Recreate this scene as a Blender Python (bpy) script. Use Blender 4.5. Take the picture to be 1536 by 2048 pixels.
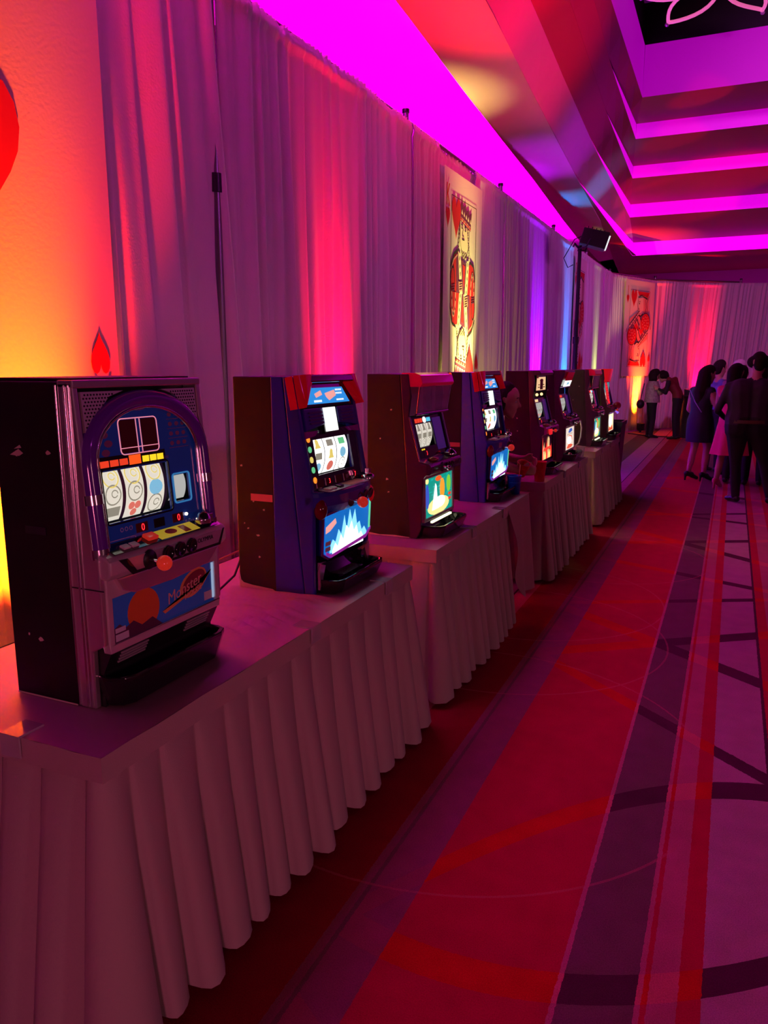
import bpy, bmesh, math, random
from mathutils import Vector, Matrix, noise

# ------------------------------------------------------------------ clear
for o in list(bpy.data.objects):
    bpy.data.objects.remove(o, do_unlink=True)
S = bpy.context.scene
COL = S.collection
PI = math.pi

# ------------------------------------------------------------------ camera
F_PX, PITCH, YAW, EYE = 1538.0, math.radians(10.75), math.radians(24.09), 1.60
fw = Vector((-math.sin(YAW) * math.cos(PITCH), math.cos(YAW) * math.cos(PITCH), -math.sin(PITCH)))
rt = Vector((math.cos(YAW), math.sin(YAW), 0))
up = rt.cross(fw)
cd = bpy.data.cameras.new('camera')
cam = bpy.data.objects.new('camera', cd)
COL.objects.link(cam)
cd.sensor_fit = 'VERTICAL'
cd.sensor_height = 36.0
cd.lens = F_PX / 2048 * 36.0
cd.clip_start, cd.clip_end = 0.05, 200
R3 = Matrix((rt, up, -fw)).transposed()
cam.matrix_world = Matrix.Translation((0, 0, EYE)) @ R3.to_4x4()
S.camera = cam

# ------------------------------------------------------------------ world and view
W = bpy.data.worlds.new('world')
S.world = W
W.use_nodes = True
bgn = W.node_tree.nodes['Background']
bgn.inputs[0].default_value = (0.85, 0.13, 0.36, 1)
bgn.inputs[1].default_value = 0.05
S.view_settings.view_transform = 'Standard'
S.view_settings.look = 'None'
S.view_settings.gamma = 1.0
S.view_settings.use_curve_mapping = False
S.view_settings.exposure = 0.0


# ------------------------------------------------------------------ lights
def light(name, kind, loc, col, power, target=None, size=0.1, size_y=None, spot=40, blend=0.5):
    d = bpy.data.lights.new(name, kind)
    d.color = col
    d.energy = power
    if kind == 'AREA':
        d.shape = 'RECTANGLE'
        d.size = size
        d.size_y = size_y or size
    elif kind == 'SPOT':
        d.spot_size = math.radians(spot)
        d.spot_blend = blend
        d.shadow_soft_size = size
    else:
        d.shadow_soft_size = size
    o = bpy.data.objects.new(name, d)
    COL.objects.link(o)
    o.location = loc
    if target is not None:
        v = Vector(target) - Vector(loc)
        o.rotation_euler = v.to_track_quat('-Z', 'Y').to_euler()
    return o


MAG = (1.0, 0.0, 0.92)
# magenta wall washers standing behind the drapes, aimed up at the soffit
cv = light('cove_left_light', 'AREA', (-2.84, 11.3, 4.64), MAG, 2050, None, 20, 0.06)
cv.rotation_euler = Matrix((Vector((-.0563, 1, 0)).normalized(), Vector((-.0563, 1, 0)).normalized().cross(Vector((.75, .04, -.6)).normalized()) * -1, Vector((.78, .044, -.62)).normalized())).transposed().to_euler()
light('wash_far_light', 'AREA', (2.0, 23.9, 2.6), MAG, 14, (2.0, 23.9, 6), 9.0, 0.4)
# added unseen spots out of frame to the right, washing the drapes
for i, (yy, pw) in enumerate(((1.5, 60), (4.5, 195), (7.5, 205), (10.5, 205), (13.5, 225), (17.0, 250))):
    light('truss_spot_%d' % i, 'SPOT', (5.5, yy - 1.0, 4.4), (0.90, 0.085, 0.95), pw, (-2.7, yy, 2.8), 0.2, spot=34, blend=0.7)
light('aisle_fill_near', 'SPOT', (3.0, 2.6, 5.4), (1.0, 0.34, 0.50), 85, (0.55, 3.0, 0), 0.2, spot=40, blend=1.0)  # added fill, brightens the aisle carpet; the next one does the same
light('aisle_fill_mid', 'SPOT', (3.0, 7.0, 5.4), (1.0, 0.30, 0.50), 85, (0.55, 7.4, 0), 0.2, spot=44, blend=1.0)
# low fills added on the open side to brighten the table skirts
light('skirt_fill_near', 'SPOT', (5.0, 0.5, 1.5), (1.0, 0.36, 0.46), 68, (-1.2, 2.4, 0.55), 0.4, spot=46, blend=0.9)
light('skirt_fill_far', 'SPOT', (5.5, 7.0, 1.6), (1.0, 0.36, 0.46), 75, (-1.2, 6.6, 0.55), 0.4, spot=60, blend=0.9)
light('truss_spot_d', 'SPOT', (2.0, 8.0, 5.6), (0.9, 0.15, 0.88), 900, (-0.5, 21.0, 1.8), 0.2, spot=70, blend=0.9)  # added fill for the far drapes, no fixture modelled
light('behind_fill', 'SPOT', (1.6, -2.6, 1.1), (1.0, 0.17, 0.34), 150, (-1.5, 1.2, 0.3), 0.3, spot=40, blend=0.8)  # fill added behind the camera to rake the near skirt
# red moving heads on the dance floor pointing up at the ceiling
light('moving_head_a', 'SPOT', (2.2, 9.0, 1.1), (1.0, 0.0, 0.10), 1300, (-1.9, 8.0, 4.45), 0.3, spot=40, blend=1.0)
light('moving_head_b', 'SPOT', (4.5, 8.0, 1.1), (1.0, 0.0, 0.10), 5000, (-1.0, 16.5, 4.8), 0.05, spot=13, blend=0.35)
light('moving_head_c', 'SPOT', (4.5, 8.0, 1.1), (1.0, 0.0, 0.12), 2500, (-1.9, 15.5, 4.8), 0.05, spot=5, blend=0.3)

for i, (q, pw) in enumerate((((-1.9, 17.0, 4.62), 1600), ((-1.5, 15.2, 4.87), 1500), ((-1.1, 13.6, 5.08), 1300), ((-.7, 12.4, 5.3), 1200))):
    light('moving_head_fan_%d' % i, 'SPOT', (3.2, 8.6, 1.2), (1.0, 0.0, 0.11), pw, q, 0.04, spot=6, blend=0.4)

# ------------------------------------------------------------------ materials
MATS = {}


def mat(name, col, rough=0.6, metal=0.0, emit=None, estr=0.0, trans=0.0, alpha=1.0, spec=0.5, coat=0.0,
        bump=0.0, bscale=200.0, mottle=0.0, mscale=20.0, ior=1.45):
    if name in MATS:
        return MATS[name]
    m = bpy.data.materials.new(name)
    m.use_nodes = True
    nt = m.node_tree
    b = nt.nodes['Principled BSDF']
    b.inputs['Base Color'].default_value = (*col, 1)
    b.inputs['Roughness'].default_value = rough
    b.inputs['Metallic'].default_value = metal
    b.inputs['Transmission Weight'].default_value = trans
    b.inputs['Alpha'].default_value = alpha
    b.inputs['Specular IOR Level'].default_value = spec
    b.inputs['Coat Weight'].default_value = coat
    b.inputs['Coat Roughness'].default_value = 0.05
    b.inputs['IOR'].default_value = ior
    if emit:
        b.inputs['Emission Color'].default_value = (*emit, 1)
        b.inputs['Emission Strength'].default_value = estr
    tc = None
    if bump or mottle:
        tc = nt.nodes.new('ShaderNodeTexCoord')
    if bump:
        n = nt.nodes.new('ShaderNodeTexNoise')
        n.inputs['Scale'].default_value = bscale
        n.inputs['Detail'].default_value = 3
        nt.links.new(tc.outputs['Object'], n.inputs['Vector'])
        bp = nt.nodes.new('ShaderNodeBump')
        bp.inputs['Strength'].default_value = bump
        bp.inputs['Distance'].default_value = 0.01
        nt.links.new(n.outputs[0], bp.inputs['Height'])
        nt.links.new(bp.outputs[0], b.inputs['Normal'])
    if mottle:
        n = nt.nodes.new('ShaderNodeTexNoise')
        n.inputs['Scale'].default_value = mscale
        n.inputs['Detail'].default_value = 4
        nt.links.new(tc.outputs['Object'], n.inputs['Vector'])
        mx = nt.nodes.new('ShaderNodeMix')
        mx.data_type = 'RGBA'
        mx.inputs[6].default_value = (*[c * (1 - mottle) for c in col], 1)
        mx.inputs[7].default_value = (*[min(1, c * (1 + mottle)) for c in col], 1)
        nt.links.new(n.outputs[0], mx.inputs[0])
        nt.links.new(mx.outputs[2], b.inputs['Base Color'])
    MATS[name] = m
    return m


def emat(name, col, s):
    return mat(name, tuple(c * 0.3 for c in col), 0.35, emit=col, estr=s)


# ------------------------------------------------------------------ mesh collector
class MB:
    def __init__(self):
        self.v, self.f, self.m, self.sm = [], [], [], []

    def add(self, vs, fs, mi=0, smooth=False):
        n = len(self.v)
        self.v += [tuple(p) for p in vs]
        for f in fs:
            self.f.append([i + n for i in f])
            self.m.append(mi)
            self.sm.append(smooth)
        return self

    def box(self, x0, x1, y0, y1, z0, z1, mi=0):
        vs = [(x, y, z) for z in (z0, z1) for y in (y0, y1) for x in (x0, x1)]
        return self.add(vs, [(0, 2, 3, 1), (4, 5, 7, 6), (0, 1, 5, 4), (2, 6, 7, 3), (0, 4, 6, 2), (1, 3, 7, 5)], mi)

    def hexa(self, a, b, mi=0):
        """two quads a (4 pts) and b (4 pts) joined into a solid"""
        return self.add(list(a) + list(b), [(3, 2, 1, 0), (4, 5, 6, 7)] + [(i, (i + 1) % 4, 4 + (i + 1) % 4, 4 + i) for i in range(4)], mi)

    def prism_y(self, prof, y0, y1, mi=0):
        n = len(prof)
        vs = [(x, y0, z) for x, z in prof] + [(x, y1, z) for x, z in prof]
        fs = [list(range(n)), list(range(2 * n - 1, n - 1, -1))]
        fs += [((i + 1) % n, i, n + i, n + (i + 1) % n) for i in range(n)]
        return self.add(vs, fs, mi)

    def tube(self, pts, r, n=8, mi=0, closed=False, cap=True):
        pts = [Vector(p) for p in pts]
        k = len(pts)
        rs = r if isinstance(r, (list, tuple)) else [r] * k
        rings = []
        prev = None
        for i, p in enumerate(pts):
            if closed:
                t = (pts[(i + 1) % k] - pts[i - 1])
            else:
                t = pts[min(i + 1, k - 1)] - pts[max(i - 1, 0)]
            t = t.normalized() if t.length > 1e-9 else Vector((0, 0, 1))
            if prev is None:
                a = t.orthogonal().normalized()
            else:
                a = prev - t * prev.dot(t)
                a = a.normalized() if a.length > 1e-6 else t.orthogonal().normalized()
            prev = a
            b = t.cross(a)
            rings.append([p + (a * math.cos(2 * PI * j / n) + b * math.sin(2 * PI * j / n)) * rs[i] for j in range(n)])
        vs = [q for ring in rings for q in ring]
        fs = []
        m = k if closed else k - 1
        for i in range(m):
            i2 = (i + 1) % k
            for j in range(n):
                j2 = (j + 1) % n
                fs.append((i * n + j, i * n + j2, i2 * n + j2, i2 * n + j))
        self.add(vs, fs, mi, True)
        if cap and not closed:
            self.add(rings[0], [list(range(n - 1, -1, -1))], mi)
            self.add(rings[-1], [list(range(n))], mi)
        return self

    def cyl(self, p0, p1, r0, r1=None, n=16, mi=0):
        return self.tube([p0, p1], [r0, r0 if r1 is None else r1], n, mi)

    def lathe(self, c, prof, n=20, mi=0, axis='z'):
        """prof: list of (r, h) about an axis through c"""
        c = Vector(c)
        ax = {'z': (Vector((1, 0, 0)), Vector((0, 1, 0)), Vector((0, 0, 1))), 'x': (Vector((0, 1, 0)), Vector((0, 0, 1)), Vector((1, 0, 0)))}[axis]
        vs = []
        for r, h in prof:
            for j in range(n):
                t = 2 * PI * j / n
                vs.append(c + ax[0] * (r * math.cos(t)) + ax[1] * (r * math.sin(t)) + ax[2] * h)
        fs = []
        for i in range(len(prof) - 1):
            for j in range(n):
                fs.append((i * n + j, i * n + (j + 1) % n, (i + 1) * n + (j + 1) % n, (i + 1) * n + j))
        return self.add(vs, fs, mi, True)

    def ball(self, c, r, n=14, mi=0, sx=1, sy=1, sz=1):
        vs, fs = [], []
        k = n // 2
        for i in range(k + 1):
            ph = PI * i / k
            for j in range(n):
                t = 2 * PI * j / n
                vs.append((c[0] + r * sx * math.sin(ph) * math.cos(t), c[1] + r * sy * math.sin(ph) * math.sin(t), c[2] + r * sz * math.cos(ph)))
        for i in range(k):
            for j in range(n):
                fs.append((i * n + j, (i + 1) * n + j, (i + 1) * n + (j + 1) % n, i * n + (j + 1) % n))
        return self.add(vs, fs, mi, True)

    def grid(self, fn, nu, nv, mi=0, smooth=True):
        vs = [fn(i / nu, j / nv) for j in range(nv + 1) for i in range(nu + 1)]
        fs = [(j * (nu + 1) + i, j * (nu + 1) + i + 1, (j + 1) * (nu + 1) + i + 1, (j + 1) * (nu + 1) + i) for j in range(nv) for i in range(nu)]
        return self.add(vs, fs, mi, smooth)

    def build(self, name, mats, parent=None, bevel=0.0, label=None, merge=False, kind=None):
        me = bpy.data.meshes.new(name)
        me.from_pydata(self.v, [], self.f)
        if not isinstance(mats, (list, tuple)):
            mats = [mats]
        for m in mats:
            me.materials.append(m)
        me.polygons.foreach_set('material_index', self.m)
        me.polygons.foreach_set('use_smooth', self.sm)
        me.update()
        bm = bmesh.new()
        bm.from_mesh(me)
        if merge:
            bmesh.ops.remove_doubles(bm, verts=bm.verts, dist=1e-5)
        if bevel:
            bmesh.ops.remove_doubles(bm, verts=bm.verts, dist=1e-6)
            ed = [e for e in bm.edges if len(e.link_faces) == 2 and e.calc_face_angle(0) > 0.5]
            bmesh.ops.bevel(bm, geom=ed, offset=bevel, segments=2, affect='EDGES', profile=0.6, clamp_overlap=True)
        bm.to_mesh(me)
        bm.free()
        o = bpy.data.objects.new(name, me)
        COL.objects.link(o)
        if parent:
            o.parent = parent
        if label:
            o['label'] = label
        if kind:
            o['kind'] = kind
        return o


def tag(o, label, cat, group=None):
    o['label'] = label
    o['category'] = cat
    if group:
        o['group'] = group
    return o


def thing(name, label, cat, loc=(0, 0, 0), rotz=0.0, group=None):
    o = bpy.data.objects.new(name, None)
    o.empty_display_size = 0.1
    COL.objects.link(o)
    o.location = loc
    o.rotation_euler = (0, 0, rotz)
    return tag(o, label, cat, group)


def copy_tree(o, parent=None):
    kids = list(o.children)
    c = o.copy()
    COL.objects.link(c)
    c.parent = parent
    for k in kids:
        copy_tree(k, c)
    return c


def struct(o):
    o['kind'] = 'structure'
    return o


# a flat local frame (origin, u right, v up, n out) to lay panels and print on
class Fr:
    def __init__(self, o, u, v):
        self.o, self.u, self.v = Vector(o), Vector(u).normalized(), Vector(v).normalized()
        self.n = self.u.cross(self.v).normalized()

    def p(self, a, b, h=0.0):
        return self.o + self.u * a + self.v * b + self.n * h

    def box(self, mb, a0, a1, b0, b1, h0, h1, mi=0):
        q = lambda h: [self.p(a0, b0, h), self.p(a1, b0, h), self.p(a1, b1, h), self.p(a0, b1, h)]
        return mb.hexa(q(h0), q(h1), mi)

    def poly(self, mb, pts, h0, h1, mi=0):
        if sum(pts[i][0] * pts[(i + 1) % len(pts)][1] - pts[(i + 1) % len(pts)][0] * pts[i][1] for i in range(len(pts))) < 0:
            pts = pts[::-1]
        n = len(pts)
        vs = [self.p(a, b, h0) for a, b in pts] + [self.p(a, b, h1) for a, b in pts]
        fs = [list(range(n - 1, -1, -1)), list(range(n, 2 * n))] + [(i, (i + 1) % n, n + (i + 1) % n, n + i) for i in range(n)]
        return mb.add(vs, fs, mi)

    def frame(self, mb, outer, inner, h0, h1, mi=0):
        a0, a1, b0, b1 = outer
        c0, c1, d0, d1 = inner
        self.box(mb, a0, a1, b0, d0, h0, h1, mi)
        self.box(mb, a0, a1, d1, b1, h0, h1, mi)
        self.box(mb, a0, c0, d0, d1, h0, h1, mi)
        self.box(mb, c1, a1, d0, d1, h0, h1, mi)
        return mb


def lean_frame(x, z, deg, y=0.0):
    t = math.radians(deg)
    return Fr((x, y, z), (0, 1, 0), (-math.sin(t), 0, math.cos(t)))


def rrect(a0, a1, b0, b1, r, n=4):
    pts = []
    for cx, cy, s in ((a1 - r, b1 - r, 0), (a0 + r, b1 - r, 1), (a0 + r, b0 + r, 2), (a1 - r, b0 + r, 3)):
        for i in range(n + 1):
            t = (s + i / n) * PI / 2
            pts.append((cx + r * math.cos(t), cy + r * math.sin(t)))
    return pts


def ell(cx, cy, rx, ry, n=20, a0=0, a1=2 * PI, rot=0):
    out = []
    full = abs(a1 - a0 - 2 * PI) < 1e-6
    for i in range(n if full else n + 1):
        t = a0 + (a1 - a0) * i / n
        x, y = rx * math.cos(t), ry * math.sin(t)
        out.append((cx + x * math.cos(rot) - y * math.sin(rot), cy + x * math.sin(rot) + y * math.cos(rot)))
    return out


def heart(cx, cy, w, h, n=28, flip=False):
    pts = []
    for i in range(n):
        t = 2 * PI * i / n
        x = 16 * math.sin(t) ** 3 / 32
        y = (13 * math.cos(t) - 5 * math.cos(2 * t) - 2 * math.cos(3 * t) - math.cos(4 * t) + 2.5) / 29
        if flip:
            x, y = -x, -y
        pts.append((cx + x * w, cy + y * h))
    return pts


def line2(pts, w):
    """thick polyline as list of quads"""
    out = []
    for (x0, y0), (x1, y1) in zip(pts[:-1], pts[1:]):
        dx, dy = x1 - x0, y1 - y0
        L = math.hypot(dx, dy) or 1
        nx, ny = -dy / L * w / 2, dx / L * w / 2
        out.append([(x0 + nx, y0 + ny), (x0 - nx, y0 - ny), (x1 - nx, y1 - ny), (x1 + nx, y1 + ny)])
    return out


def text_obj(name, s, fr, a, b, size, m, parent, h=0.001, align='CENTER', sx=1.0, shear=0.0):
    cu = bpy.data.curves.new('txt', 'FONT')
    cu.body = s
    cu.size = size
    cu.align_x = align
    cu.align_y = 'CENTER'
    cu.extrude = 0.0004
    cu.shear = shear
    cu.resolution_u = 3
    t = bpy.data.objects.new('txt', cu)
    COL.objects.link(t)
    bpy.context.view_layer.update()
    dg = bpy.context.evaluated_depsgraph_get()
    me = bpy.data.meshes.new_from_object(t.evaluated_get(dg))
    bpy.data.objects.remove(t, do_unlink=True)
    bpy.data.curves.remove(cu)
    for v in me.vertices:
        v.co = fr.p(a + v.co.x * sx, b + v.co.y, h + v.co.z)
    me.materials.clear()
    me.materials.append(m)
    me.name = name
    o = bpy.data.objects.new(name, me)
    COL.objects.link(o)
    o.parent = parent
    return o


# ================================================================== SETTING
# ---- carpet: striped print with crossing bands
def carpet_material():
    m = bpy.data.materials.new('striped_carpet')
    m.use_nodes = True
    nt = m.node_tree
    N, L = nt.nodes, nt.links
    b = N['Principled BSDF']
    b.inputs['Roughness'].default_value = 0.95
    b.inputs['Specular IOR Level'].default_value = 0.1
    tc = N.new('ShaderNodeTexCoord')
    sp = N.new('ShaderNodeSeparateXYZ')
    wob = N.new('ShaderNodeTexNoise')
    wob.inputs['Scale'].default_value = 60
    L.new(tc.outputs['Object'], wob.inputs['Vector'])
    L.new(tc.outputs['Object'], sp.inputs[0])

    def M(op, a, c=None, d=None):
        n = N.new('ShaderNodeMath')
        n.operation = op
        for i, q in enumerate((a, c, d)):
            if q is None:
                continue
            if isinstance(q, (int, float)):
                n.inputs[i].default_value = q
            else:
                L.new(q, n.inputs[i])
        return n.outputs[0]
    wj = M('MULTIPLY', M('SUBTRACT', wob.outputs[0], 0.5), 0.008)
    x = M('ADD', sp.outputs[0], wj)
    y = M('ADD', sp.outputs[1], wj)
    t = M('FRACT', M('DIVIDE', M('ADD', x, 2.4), 3.6))
    RED, RED2 = (0.46, 0.003, 0.042), (0.56, 0.003, 0.010)
    RED_SHADE = (0.26, 0.003, 0.02)  # stripe red darkened to carry the shade beside the tables
    ROSE, ROSE2 = (0.46, 0.10, 0.17), (0.60, 0.11, 0.16)
    LIL, LILD = (0.44, 0.19, 0.29), (0.085, 0.012, 0.045)
    CHAR, CHARD = (0.15, 0.07, 0.08), (0.08, 0.02, 0.04)
    OLV, BRN = (0.30, 0.22, 0.14), (0.13, 0.08, 0.06)
    stops = [(-2.4, OLV, OLV), (-1.95, BRN, BRN), (-1.62, LIL, LIL), (-1.33, CHARD, CHARD), (-1.31, ROSE, ROSE),
             (-1.20, RED_SHADE, RED_SHADE), (-0.955, (0.24, 0.06, 0.11), (0.24, 0.06, 0.11)), (-0.925, CHAR, CHAR), (-0.915, (0.24, 0.06, 0.11), (0.28, 0.06, 0.10)), (-0.775, RED, RED2), (-0.312, ROSE, ROSE2), (-0.292, CHAR, CHARD),
             (-0.108, ROSE, ROSE2), (-0.100, RED, RED2), (-0.080, ROSE, ROSE2), (-0.010, RED, RED2), (0.040, LILD, LILD),
             (0.046, LIL, LILD), (0.238, LILD, LILD), (0.252, RED, RED2), (0.305, ROSE, ROSE2), (0.42, RED, RED2), (0.62, CHAR, CHARD), (0.80, LIL, LILD), (1.0, RED, RED2)]
    ramps = []
    for which in (1, 2):
        r = N.new('ShaderNodeValToRGB')
        r.color_ramp.interpolation = 'CONSTANT'
        el = r.color_ramp.elements
        el[0].position = 0
        el[0].color = (*stops[0][which], 1)
        el[1].position = (stops[1][0] + 2.4) / 3.6
        el[1].color = (*stops[1][which], 1)
        for s in stops[2:]:
            e = el.new((s[0] + 2.4) / 3.6)
            e.color = (*s[which], 1)
        L.new(t, r.inputs[0])
        ramps.append(r.outputs[0])
    # crossing bands: y = c0 + c1 x + c2 x^2, half width w
    bands = [(1.92, .62, .5, .055), (2.955, .55, -.75, .065), (3.36, -.87, 0, .05), (4.36, -.75, 0, .07), (4.78, .7, 0, .07),
             (5.62, .5, 0, .04), (6.16, -.42, 0, .05), (7.16, -.85, 0, .07), (7.62, .5, 0, .06), (8.7, -.3, 0, .05), (9.1, .5, 0, .05),
             (1.2, .2, .5, .06), (10.4, -.5, 0, .08), (12.2, .5, 0, .1)]
    acc = None
    xx = M('MULTIPLY', x, x)
    for c0, c1, c2, w in bands:
        yy = M('ADD', M('MULTIPLY', x, c1), c0)
        if c2:
            yy = M('ADD', yy, M('MULTIPLY', xx, c2))
        q = M('LESS_THAN', M('ABSOLUTE', M('SUBTRACT', y, yy)), w)
        acc = q if acc is None else M('MAXIMUM', acc, q)
    mx = N.new('ShaderNodeMix')
    mx.data_type = 'RGBA'
    L.new(acc, mx.inputs[0])
    L.new(ramps[0], mx.inputs[6])
    L.new(ramps[1], mx.inputs[7])
    # thin rose arcs (circle outlines)
    arc = None
    for cx, cy, r in ((-1.15, 4.42, 0.93), (-1.0, 3.0, 1.05), (-0.9, 6.6, 0.85), (-1.2, 5.2, 0.9)):
        dx = M('SUBTRACT', x, cx)
        dy = M('SUBTRACT', y, cy)
        d = M('SQRT', M('ADD', M('MULTIPLY', dx, dx), M('MULTIPLY', dy, dy)))
        q = M('MULTIPLY', M('LESS_THAN', M('ABSOLUTE', M('SUBTRACT', d, r)), 0.005), M('LESS_THAN', x, -0.05))
        arc = q if arc is None else M('MAXIMUM', arc, q)
    m2 = N.new('ShaderNodeMix')
    m2.data_type = 'RGBA'
    L.new(M('MULTIPLY', arc, 0.4), m2.inputs[0])
    L.new(mx.outputs[2], m2.inputs[6])
    m2.inputs[7].default_value = (0.5, 0.10, 0.14, 1)
    # pile grain
    g = N.new('ShaderNodeTexNoise')
    g.inputs['Scale'].default_value = 260
    g.inputs['Detail'].default_value = 2
    L.new(tc.outputs['Object'], g.inputs['Vector'])
    g2 = N.new('ShaderNodeTexNoise')
    g2.inputs['Scale'].default_value = 9
    g2.inputs['Detail'].default_value = 3
    L.new(tc.outputs['Object'], g2.inputs['Vector'])
    m3 = N.new('ShaderNodeMix')
    m3.data_type = 'RGBA'
    m3.blend_type = 'MULTIPLY'
    m3.inputs[0].default_value = 1
    L.new(m2.outputs[2], m3.inputs[6])
    gv = M('ADD', M('MULTIPLY', g.outputs[0], 0.9), M('ADD', M('MULTIPLY', g2.outputs[0], 0.35), 0.38))
    cmb = N.new('ShaderNodeCombineColor')
    for i in range(3):
        L.new(gv, cmb.inputs[i])
    L.new(cmb.outputs[0], m3.inputs[7])
    L.new(m3.outputs[2], b.inputs['Base Color'])
    bp = N.new('ShaderNodeBump')
    bp.inputs['Strength'].default_value = 0.5
    bp.inputs['Distance'].default_value = 0.004
    L.new(g.outputs[0], bp.inputs['Height'])
    L.new(bp.outputs[0], b.inputs['Normal'])
    return m


struct(MB().grid(lambda u, v: (-5 + 17 * u, -4 + 30 * v, 0), 4, 4, smooth=False).build('floor', carpet_material()))

plaster = mat('painted_plaster', (0.78, 0.74, 0.74), 0.75, mottle=0.03, mscale=3)
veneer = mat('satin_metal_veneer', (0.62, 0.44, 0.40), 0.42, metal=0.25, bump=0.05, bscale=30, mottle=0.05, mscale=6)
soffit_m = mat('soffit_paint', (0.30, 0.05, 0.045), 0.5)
blackceil = mat('black_ceiling', (0.012, 0.010, 0.014), 0.8)
riser_glow = [mat('magenta_glow_riser_%d' % i, (0.4, 0.05, 0.4), 0.6, emit=(1.0, 0.0, 0.98), estr=e) for i, e in enumerate((1.0, .75, .6, .52))]  # riser faces glow themselves, standing in for light from hidden cove strips
riser_glow_top = mat('purple_glow_riser', (0.25, 0.02, 0.25), 0.6, emit=(0.38, 0.0, 0.40), estr=0.75)  # top riser glows in the same way, dimmer
dark_wall = mat('dark_wall', (0.010, 0.007, 0.009), 0.9, spec=.1)

# left and far walls behind the drapes, right and back of room stay open to the hall
struct(MB().box(-5.2, -5.0, -4, 26, 0, 5.0).build('wall_left', dark_wall))
struct(MB().box(-5.0, 12, 25.0, 25.2, 0, 5.0).build('wall_far', plaster))

# magenta lit soffit along the left wall with fine panel joints
o = MB()
ys = [-4, 1.0, 3.6, 6.2, 8.8, 11.4, 14.0, 16.6, 19.2, 21.8, 25.0]
soff = bpy.data.objects.new('ceiling', None)
COL.objects.link(soff)
struct(soff)
for i in range(len(ys) - 1):
    MB().box(-5.0, -2.0, ys[i] + 0.006, ys[i + 1] - 0.006, 4.95, 5.00).build('soffit_panel', plaster, soff)
MB().box(-5.0, 12, -4, 25.0, 7.4, 7.5).build('black_ceiling_deck', blackceil, soff)

# beams and stepped coffer, curves given in plan at their own heights
ZL = [4.30, 4.62, 4.875, 5.08, 5.30, 5.97]
A = [(-2.20, 0.5), (-2.40, 3.5), (-2.53, 5.87), (-2.62, 7.19), (-2.74, 8.84), (-2.88, 11.45), (-3.25, 16.76), (-3.42, 20.75), (-3.6, 25.0)]
B = [(-1.62, 0.8), (-1.78, 3.8), (-1.91, 6.15), (-2.04, 7.99), (-2.18, 10.1), (-2.32, 12.33), (-2.51, 15.58), (-2.80, 18.6), (-3.08, 21.63), (-3.35, 25.0)]


def strip(name, left, right, m, thick=0.0, parent=None):
    """ribbon between two 3D polylines of equal length"""
    mb = MB()
    n = len(left)
    vs = list(left) + list(right)
    fs = [(i, n + i, n + i + 1, i + 1) for i in range(n - 1)]
    mb.add(vs, fs)
    if thick:
        vs2 = [(p[0], p[1], p[2] + thick) for p in vs]
        mb.add(vs2, [f[::-1] for f in fs])
        mb.add([left[i] for i in range(n)] + [(p[0], p[1], p[2] + thick) for p in left], [(i, i + 1, n + i + 1, n + i) for i in range(n - 1)])
        mb.add([right[i] for i in range(n)] + [(p[0], p[1], p[2] + thick) for p in right], [(i + 1, i, n + i, n + i + 1) for i in range(n - 1)])
    return struct(mb.build(name, m, parent))


def resample(poly, n):
    d = [0]
    for p, q in zip(poly[:-1], poly[1:]):
        d.append(d[-1] + (Vector(q) - Vector(p)).length)
    out = []
    for i in range(n):
        s = d[-1] * i / (n - 1)
        k = max(j for j in range(len(d)) if d[j] <= s + 1e-9)
        k = min(k, len(poly) - 2)
        f = (s - d[k]) / (d[k + 1] - d[k])
        out.append(tuple(Vector(poly[k]).lerp(Vector(poly[k + 1]), f)))
    return out


NR = 14
A3 = resample([(x, y, 4.30) for x, y in A], NR)
B3 = resample([(x, y, 4.30) for x, y in B], NR)
strip('trim_1', A3, B3, veneer, 0.25)
# corners of the coffer and the left edges of each step (bottom of riser k at ZL[k])
corner = [(-2.52, 20.85), (-2.20, 17.39), (-1.90, 15.07), (-1.67, 13.36), (-1.46, 12.14)]
slit = [[(-1.62, 0.8), (-1.78, 3.8), (-1.91, 6.15), (-2.04, 7.99), (-2.32, 12.33), (-2.52, 20.85)],
        [(-1.50, 1.5), (-1.68, 4.5), (-1.79, 7.03), (-1.88, 8.66), (-2.02, 11.65), (-2.20, 17.39)],
        [(-1.36, 2.0), (-1.52, 5.0), (-1.62, 7.77), (-1.78, 11.1), (-1.90, 15.07)],
        [(-1.30, 2.0), (-1.44, 5.6), (-1.50, 8.35), (-1.59, 10.04), (-1.67, 13.36)],
        [(-1.38, 2.0), (-1.42, 5.6), (-1.44, 8.95), (-1.45, 10.25), (-1.46, 12.14)]]
start_y = [12.33, 11.65, 11.1, 10.04, 2.0]
XR = 11.5
tops = [(-2.67, 20.95), (-2.26, 17.42), (-1.94, 15.08), (-1.71, 13.40), (-1.48, 12.20)]
for k in range(1, 5):
    # left panel k: outer edge follows riser k-1 (flush with it up to its start, then rising), inner edge is riser k bottom
    outer = []
    for x, y in slit[k - 1][:-1]:
        outer.append((x, y, ZL[k - 1] + 0.002))
    outer.append((corner[k - 1][0], corner[k - 1][1], ZL[k]))
    inner = [(x, y, ZL[k]) for x, y in slit[k]]
    strip('trim_%d' % (k + 1), resample(outer, NR), resample(inner, NR), soffit_m if k > 1 else veneer, 0.0)
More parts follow.
